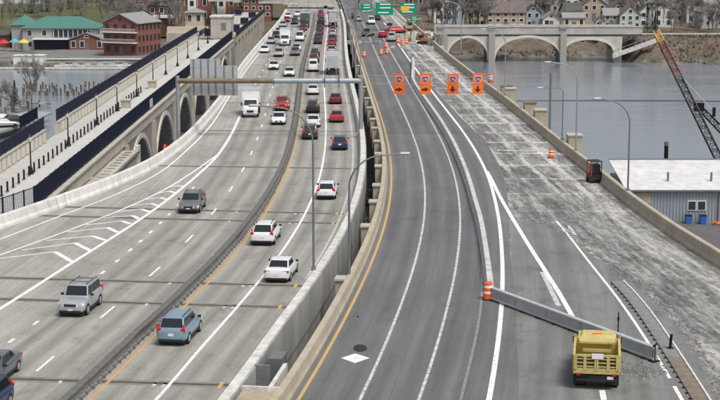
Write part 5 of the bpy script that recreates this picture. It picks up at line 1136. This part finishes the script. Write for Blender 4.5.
for k, (xa, ya, xb, yb, l) in enumerate(((361, 3.5, 371.5, 13, 'leftmost and smallest of the big'), (375.5, 2.5, 393, 15, 'middle and widest of the'), (400, 2.8, 416.5, 14, 'right with yellow panel among the'), (410.5, 16.5, 417, 23, 'small lower right among the'))):
    a, b = PY(xa, ya, 384.6), PY(xb, yb, 384.6); t = thing('road_sign', 'green road sign, %s far overhead signs' % l, 'sign', ((a.x+b.x)/2, 384.6, (a.z+b.z)/2), 0, 'green overhead signs'); w_, h_ = b.x-a.x, a.z-b.z
    mb = MB(); mb.box((0, 0, 0), (w_, .1, h_)); mb.build('panel', M_GREEN, t)
    for q in (-.3, .08, .36): 
        mb = MB(); mb.box((w_*.05*(1 if q > 0 else -1), -.07, q*h_), (w_*.62, .03, h_*.10)); mb.build('lettering', M_SIGNW, t)
    if k == 2: mb = MB(); mb.box((-w_*.2, -.08, 0), (w_*.5, .04, h_*.42)); mb.build('yellow_panel', M_YELS, t)

# ------------------------------------------------------------------ yard shed, crane, barge (right)
M_CORR = mat('blue_grey_corrugated', (.34, .38, .42), .55, .3, var=.12, scale=1, stretch=(1, 1, .2)); M_WROOF = mat('white_metal_roof', (.70, .71, .73), .6, col2=(.50, .475, .465), scale=.9, detail=9)
sh = thing('metal_shed', 'blue grey corrugated shed with white sheet roof on the yard below', 'shed', (34.5, 166.5, -7.2))
x0, x1, d, h, rh = -5.4, 16, 11.5, 3.9, 1.5
mb = MB(); mb.box(((x0+x1)/2, d/2, h/2-.5), (x1-x0, d, h+1)); mb.build('wall', M_CORR, sh)
rib = MB(); rib.box((0, 0, h/2), (.06, .06, h-.1)); rib = rib.mesh('wall_rib', M_CORR)
for k in range(60): link('wall_rib', rib, sh, (x0+.2+k*.352, -.03, 0))
for k in range(16):
    w_ = (x1-x0+.4)/16; xa = x0-.2+k*w_; mb = MB()
    mb.add([(xa+.003, -.35, h-.02), (xa+w_-.003, -.35, h-.02), (xa+w_-.003, d+.2, h+rh), (xa+.003, d+.2, h+rh), (xa+.003, -.35, h-.12), (xa+w_-.003, -.35, h-.12), (xa+w_-.003, d+.2, h+rh-.1), (xa+.003, d+.2, h+rh-.1)], [(0, 1, 2, 3), (7, 6, 5, 4), (0, 4, 5, 1), (1, 5, 6, 2), (2, 6, 7, 3), (3, 7, 4, 0)]); mb.build('roof_sheet', M_WROOF, sh)
mb = MB(); mb.box(((x0+x1)/2, d+.25, h+rh), (x1-x0+.4, .3, .25)); mb.build('ridge', M_STEELD, sh)
mb = MB(); mb.box(((x0+x1)/2, -.42, h-.12), (x1-x0+.4, .12, .16)); mb.build('gutter', M_STEELD, sh)
for xx in (2.2-.5, 3.25-.5): mb = MB(); mb.box((xx, -.06, 2.1), (.98, .12, 1.1)); o = mb.build('window', M_WTRIM, sh); mb = MB(); mb.box((xx, -.09, 2.1), (.78, .12, .9)); mb.build('pane', M_WGLASS, o)
for xx, zz in ((-.4, 5.2), (4.4, 5.2)): mb = MB(); mb.tube([(xx, 3, 4), (xx, 3, 5.3)], .13, 7); mb.build('roof_vent', M_STEELD, sh)
mb = MB(); mb.tube([(4.6, -.12, .2), (4.6, -.12, h)], .07, 6); mb.build('downpipe', M_STEELD, sh)
mb = MB(); mb.box((-3.6, -.05, 2.9), (1.6, .1, 1.3)); mb.build('tan_hatch', M_BEIGE, sh); mb = MB(); mb.box((5.6, -.05, 1.2), (1.3, .12, 2.2)); mb.build('cream_door', M_CREAM, sh)
for k, xx in enumerate((35.7, 37.3)):
    t = thing('blue_bin', 'blue bin against the shed wall, %s one below the windows' % ('left', 'right')[k], 'bin', (xx, 165.7, -7.1)); mb = MB(); mb.box((0, 0, .5), (.6, .6, 1.0), taper=1.1); mb.build('body', mat('bin_blue', (.03, .12, .42), .5), t); mb = MB(); mb.box((0, 0, 1.05), (.7, .7, .1)); mb.build('lid', M_NAVY, t)
t = thing('red_hose_reel', 'small red item on the ground by the cream shed door', 'hose reel', (38.8, 165.4, -7.1)); mb = MB(); mb.tube([(.4*math.cos(a*.6), .4*math.sin(a*.6), .15+.01*a) for a in range(22)], .07, 5); mb.build('coil', M_OBAR, t)
t = thing('steel_pile', 'tall dark steel pile standing in the water behind the shed roof', 'pile', (39.1, 196, WATER-2)); mb = MB(); mb.tube([(0, 0, 0), (0, 0, 9.2)], .27, 10); mb.build('shaft', M_BLACKM, t, 40); mb = MB(); mb.tube([(0, 0, 8.9), (0, 0, 9.4)], .3, 10); mb.build('rusty_top', M_RUST, t, 40)
# crane: lattice boom from barge
bg_ = thing('work_barge', 'flat dark barge with red trim floating behind the shed', 'barge', (46.5, 196, WATER)); mb = MB(); mb.box((0, 0, .6), (16, 9, 1.6)); mb.build('hull', M_STEELD, bg_); mb = MB(); mb.box((-1, -2, 1.8), (9, 2, .5)); mb.build('red_beam', M_OBAR if False else M_BRICK, bg_); mb = MB(); mb.box((-4, 1, 2.0), (5, 1.2, .9)); mb.build('timber_stack', M_RUST, bg_)
foot = Vector((46.5, 196, -5.5)); tip = PY(656, 31, 206)
cr = thing('lattice_crane', 'crane with long dark lattice boom and yellow tip rising behind the shed', 'crane', tuple(foot))
mb = MB(); mb.box((2.0, 1, -.6), (5, 3.4, 2.8)); mb.build('house', mat('crane_red', (.30, .05, .035), .6, var=.3), cr); mb = MB(); mb.box((.2, -.6, -.4), (1.4, 1.4, 2.2)); mb.build('cab', M_GLASS, cr); mb = MB(); mb.box((2, 1, -2.5), (6, 4.2, 1.2)); mb.build('tracks', M_TRIM, cr)
def lattice(a, b, w0, w1, n, m_fun, parent, nm, r=.06):
    a, b = Vector(a), Vector(b); ax = (b-a).normalized(); u = ax.cross(Vector((0, 1, 0))).normalized(); v = ax.cross(u)
    def cor(f_): w_ = w0+(w1-w0)*f_; c = a+(b-a)*f_; return [c+u*w_*i+v*w_*j for i, j in ((-1, -1), (1, -1), (1, 1), (-1, 1))]
    for k in range(n):
        p, q = cor(k/n), cor((k+1)/n); mb = MB()
        for i in range(4):
            mb.tube([p[i], q[i]], r, 5); mb.tube([p[i], q[(i+1) % 4]] if k % 2 else [p[(i+1) % 4], q[i]], r*.6, 4); mb.tube([p[i], p[(i+1) % 4]], r*.6, 4)
        mb.build(nm, m_fun(k), parent)
M_CRED = mat('crane_rust_red', (.16, .05, .038), .7, var=.3); M_CYEL = mat('crane_yellow', (.55, .33, .10), .6, var=.2)
tl = tip-foot
lattice((0, 0, 0), tuple(tl), .46, .36, 24, lambda k: M_CYEL if k > 21 else (M_CRED if k > 15 else M_BLACKM), cr, 'boom_section', .085)
mb = MB(); mb.box(tuple(tl*.955), (.5, .5, 1.3)); mb.build('tip_head', M_CYEL, cr)
mb = MB(); mb.tube([tuple(tl*.99), (9, 3, 6.5)], .05, 4); mb.build('pendant_cable', M_BLACKM, cr); mb = MB(); hk = PY(714, 112, 200)-foot; mb.tube([tuple(tl*.72), tuple(hk)], .04, 4); mb.build('hoist_cable', M_STEELD, cr); mb = MB(); mb.box(tuple(hk), (.35, .35, 1.2)); mb.build('hook_block', M_BLACKM, cr)
p2 = PY(699, 107, 201); c2 = thing('second_crane', 'second shorter dark crane boom at the right edge beside the tall boom', 'crane', (52, 201, -6)); lattice((0, 0, 0), (p2.x-52, 0, p2.z+6), .5, .3, 10, lambda k: M_BLACKM, c2, 'boom_section', .08); mb = MB(); mb.box((p2.x-52, 0, p2.z+6), (1.2, .8, 1.1)); mb.build('tip_head', M_BLACKM, c2)
# small tender by the lift
t = thing('work_boat', 'rusty work boat nosing out between barrier and shed', 'boat', (30.5, 183, WATER+.1), 2.9); mb = MB(); mb.loft([[(xx, w_*a, z_) for a, z_ in ((-.6, 0), (-1, 3.4), (1, 3.4), (.6, 0))] for xx, w_ in ((-4, 1.5), (2, 1.5), (4, .2))]); mb.build('hull', M_RUST, t); mb = MB(); mb.box((-1.5, 0, 4.1), (2.6, 2, 1.6)); mb.build('wheelhouse', M_BRICK, t)

# ------------------------------------------------------------------ near-left shore: parking strip, ruined docks, piles
pk = [G(0, 131, -7.9), G(34, 121, -7.9), G(52, 112, -7.9), G(30, 111, -7.9), G(-60, 126, -7.9), G(-60, 150, -7.9)]
mb = MB(); mb.prism([(p.x, p.y) for p in pk], -8.3, -7.9); struct(mb.build('car_park', mat('pale_asphalt', (.30, .31, .33), .85, var=.15, scale=.3)))
for k, (px, py, c, l) in enumerate(((5, 127, 'silver', 'silver'), (14, 123, 'dark', 'dark'), (2, 122, 'white', 'white'))):
    p = G(px, py, -7.9); car('sedan', c, p.x, p.y, .4+k*.3, '%s car parked on the shore below the footpath' % l, 0, -7.9, 'cars parked on the shore')
M_WOOD = mat('weathered_wood', (.13, .11, .09), .95, var=.35, scale=1.5); M_WOODP = mat('pale_weathered_wood', (.32, .30, .27), .95, var=.25, scale=1.2)
for k, (xa, ya, xb, yb, w_) in enumerate(((0, 104, 58, 103.5, 2.2), (0, 110, 36, 106, 1.6), (0, 116, 26, 109, 1.4), (-5, 99, 30, 101, 1.2))):
    a, b = G(xa, ya, WATER+.5), G(xb, yb, WATER+.5); dd = b-a; t = thing('ruined_dock', 'broken timber dock low in the left water, %s from the far side' % ('second', 'third', 'nearest', 'first')[k], 'dock', tuple(a), math.atan2(dd.y, dd.x))
    n = max(6, int(dd.length/1.2))
    for q in range(n):
        if R.random() < .22: continue
        mb = MB(); mb.box((dd.length*(q+.5)/n, R.uniform(-.3, .3), R.uniform(-.1, .12)), (dd.length/n*.85, w_*R.uniform(.6, 1.2), .14), R.uniform(-.12, .12)); mb.build('plank', (M_WOOD, M_WOODP)[q % 3 == 0], t)
    for q in range(0, n, 3): mb = MB(); mb.tube([(dd.length*q/n, w_*.5, -2), (dd.length*q/n, w_*.5, R.uniform(.4, 1.6))], .16, 6); mb.build('pile', M_WOOD, t)
pile = MB(); pile.tube([(0, 0, -2), (0, 0, 1.3)], .2, 7); pile = pile.mesh('shaft', M_WOOD); pcap = MB(); pcap.tube([(0, 0, 1.28), (0, 0, 1.5)], .23, 7); pcap = pcap.mesh('weathered_top', M_WOODP)
for r_ in range(3):
    for k in range(18):
        if R.random() < .12: continue
        p = G(22+k*4.4+r_*1.5, 95.5-r_*3.4, WATER); t = thing('dock_pile', 'weathered pile in the left water, %s row, %s from the left' % (('near', 'middle', 'back')[r_], num(k+1)), 'pile', (p.x+R.uniform(-.4, .4), p.y+R.uniform(-.6, .6), WATER), R.uniform(0, 3), 'ruined piles in the left water'); t.scale = (1, 1, R.uniform(.5, 1.3)); link('shaft', pile, t); link('weathered_top', pcap, t)

# ------------------------------------------------------------------ trees
def bare_tree(seed, H):
    r = random.Random(seed); tr = MB(); tw_ = MB()
    def grow(p, d, L_, rad, lv):
        q = p+d*L_; (tr if lv < 2 else tw_).tube([p, p+d*L_*.5+Vector((r.uniform(-.06, .06)*L_, r.uniform(-.06, .06)*L_, 0)), q], rad, 5 if lv < 2 else 3, rad*.6)
        if lv >= 4:
            for k in range(4):
                e = p+d*L_*r.uniform(.2, 1); v = Vector((r.uniform(-1, 1), r.uniform(-1, 1), r.uniform(-.2, 1.2))).normalized()*r.uniform(.4, .9); u = v.cross(Vector((r.uniform(-1, 1), r.uniform(-1, 1), .3))).normalized()*.035
                tw_.add([e-u, e+u, e+v], [(0, 1, 2)])
            return
        for k in range((5, 4, 4, 4, 3)[lv]):
            f_ = r.uniform(.45, 1.0) if lv else r.uniform(.35, 1.0); a = r.uniform(0, 6.28); s_ = r.uniform(.45, .95); n = d.cross(Vector((math.cos(a), math.sin(a), .2))).normalized()
            grow(p+d*L_*f_, (d+n*s_+Vector((0, 0, .18))).normalized(), L_*r.uniform(.55, .72), rad*.5, lv+1)
    grow(Vector((0, 0, -.5)), Vector((r.uniform(-.05, .05), r.uniform(-.05, .05), 1)).normalized(), H*.42, H*.022, 0)
    return tr.mesh('trunk', mat('tree_bark', (.17, .155, .14), .95, var=.2)), tw_.mesh('crown', mat('bare_twigs', (.24, .225, .21), .95, var=.25))
BT = [bare_tree(k, h) for k, h in ((1, 9), (2, 11), (3, 8), (4, 10), (5, 12))]
def evergreen(seed, H):
    r = random.Random(seed); tr = MB(); tr.tube([(0, 0, -.5), (0, 0, H*.95)], .16, 6, .03); cr_ = MB()
    for k in range(700):
        z = H*(.06+.94*r.random()**1.15); rad = (1-z/H)**.8*H*.24*(.75+.4*r.random()); a = r.uniform(0, 6.28); rr = rad*math.sqrt(r.random()); c = Vector((rr*math.cos(a), rr*math.sin(a), z)); s_ = r.uniform(.18, .42)
        u = Vector((math.cos(a), math.sin(a), -.5)).normalized()*s_; v = Vector((-math.sin(a), math.cos(a), r.uniform(-.4, .4)))*s_*.6; cr_.add([c-u-v, c+u*.9, c-u+v], [(0, 1, 2)])
    return tr.mesh('trunk', mat('tree_bark', (.10, .085, .072))), cr_.mesh('crown', mat('evergreen_needles', (.022, .042, .026), .9, var=.35, scale=2))
ET = [evergreen(11, 8), evergreen(12, 10)]
def tree(nm, me, x, y, z, s_, label, group):
    t = thing(nm, label, 'tree', (x, y, z), R.uniform(0, 6.28), group); t.scale = (s_, s_, s_*R.uniform(.9, 1.1)); link('trunk', me[0], t); link('crown', me[1], t)
for k, (px, py, Y) in enumerate(((23, 20, 540), (32, 20, 540), (42, 18, 548), (48, 18, 550), (60, 15, 565), (69, 16, 560), (109, 14, 575), (78, 15, 565))):
    x, y, z = put(px, py, Y); tree('evergreen_tree', ET[k % 2], x, y, z, (.95, 1.15, .9, .85, .7, .75, .6, .6)[k], 'dark pointed evergreen behind the boathouse, %s from the left' % (['leftmost']+ORD[1:])[k], 'evergreens behind the boathouse')
x, y, z = put(647, 31, 430); tree('evergreen_tree', ET[1], x, y, z, .75, 'dark conical evergreen beside the mint green house', 'evergreens by the hillside houses'); x, y, z = put(655, 31, 430); tree('evergreen_tree', ET[0], x, y, z, .75, 'smaller dark evergreen right of the mint house on the bank', 'evergreens by the hillside houses')
def row(xa, xb, n, y0, y1, Y0, Y1): return [(xa+(xb-xa)*(k+R.uniform(.1, .9))/n, R.uniform(y0, y1), R.uniform(Y0, Y1)) for k in range(n)]
zones = [('on the lawns at the top left', 'bare trees on the top left lawns', row(0, 150, 38, -2, 14, 545, 690)), ('behind the boathouse', 'bare trees behind the boathouse', row(0, 150, 16, 14, 26, 470, 530)),
         ('between the left brick houses', 'bare trees between brick houses', row(98, 186, 12, 24, 36, 438, 470)), ('around the far highway end', 'bare trees by the far highway end', row(240, 345, 14, -2, 8, 540, 640)), ('above the green signs', 'bare trees above the green signs', row(345, 432, 16, 0, 12, 480, 640)),
         ('behind the left end of the arch bridge', 'bare trees behind the arches', row(428, 496, 18, 22, 31, 422, 455)), ('among the hillside houses', 'bare trees among hillside houses', row(470, 648, 26, 12, 26, 452, 505)),
         ('high on the right hillside', 'bare trees high on the right hillside', row(432, 720, 44, -2, 10, 508, 620)), ('along the road above the brown bank', 'bare trees above the brown bank', row(656, 722, 15, 20, 34, 425, 470))]
for zn, grp, pts in zones:
    for k, (px, py, Y) in enumerate(pts):
        x, y, z = put(px, py, Y); tree('bare_tree', BT[R.randrange(5)], x, y, z, R.uniform(.8, 1.25), 'bare grey tree %s, %s from the left' % (zn, 'leftmost' if k == 0 else num(k+1)), grp)
p = G(32, 106, -8.5); tree('bare_tree', BT[1], p.x, p.y, -9, 1.0, 'tall bare tree standing by the ruined docks at the left', 'shore trees'); p = G(12, 108, -8.5); tree('bare_tree', BT[3], p.x, p.y, -9, .8, 'smaller bare tree at the left edge by the ruined docks', 'shore trees'); p = G(15, 103, -8.8); tree('evergreen_tree', ET[0], p.x, p.y, -9, .6, 'narrow dark shrub standing in the left water', 'shore trees')
# scrub on the brown bank
sc = MB(); r = random.Random(5)
for k in range(2600):
    X = r.uniform(18, 105); Y = r.uniform(398, 424); z = ground_z(X, Y)
    if z < -9.3: continue
    s_ = r.uniform(.12, .45); a = r.uniform(0, 6.28); sc.add([(X-s_*math.cos(a), Y-s_*math.sin(a), z-.1), (X+s_*math.cos(a), Y+s_*math.sin(a), z-.1), (X+r.uniform(-.3, .3), Y, z+s_*r.uniform(1.2, 2.6))], [(0, 1, 2)])
o = sc.build('bank_scrub', mat('dry_scrub', (.16, .125, .095), .95, col2=(.09, .07, .055), scale=.5)); stuff(o)
# orange machine under the arch
p = PY(157, 150, 226); t = thing('orange_machine', 'orange machine parked under the second arch of the footpath bridge', 'machine', (-27.0, 211, -8)); t.scale = (.7, .7, .66); mb = MB(); mb.box((0, 0, 1.8), (2.2, 3.4, 2.4), taper=.8); mb.build('body', M_OBAR, t); mb = MB(); mb.tube([(0, -1, 2.5), (.3, 0, 5.2), (.5, 2, 4.4)], .25, 6); mb.build('boom', M_OBAR, t); mb = MB(); mb.box((0, 0, .3), (2.4, 3.2, .8)); mb.build('tracks', M_RUBBER, t)

# crumbs of broken pavement along the milled edge and behind the truck
r = random.Random(9); mb = MB()
for k in range(1500):
    q = r.random()
    if q < .45: y = r.uniform(70, 131); x = A(y)+GR(y)+abs(r.gauss(0, .5)); 
    elif q < .62: p = G(r.gauss(640, 14), r.gauss(371, 4)); x, y = p.x, p.y
    else: y = r.uniform(80, 230); x = r.uniform(ASPH(y)+.5, RB2(y)-.5)
    if y < 131 and q >= .62 and x < A(y)+GR(y): continue
    s_ = r.uniform(.03, .11); mb.box((x, y, .01+s_*.2), (s_*r.uniform(.8, 2.4), s_, s_*.5), r.uniform(0, 3), int(r.random() < .25), .7)
o = mb.build('pavement_crumbs', [M_DARKC, M_FASCIA]); stuff(o)
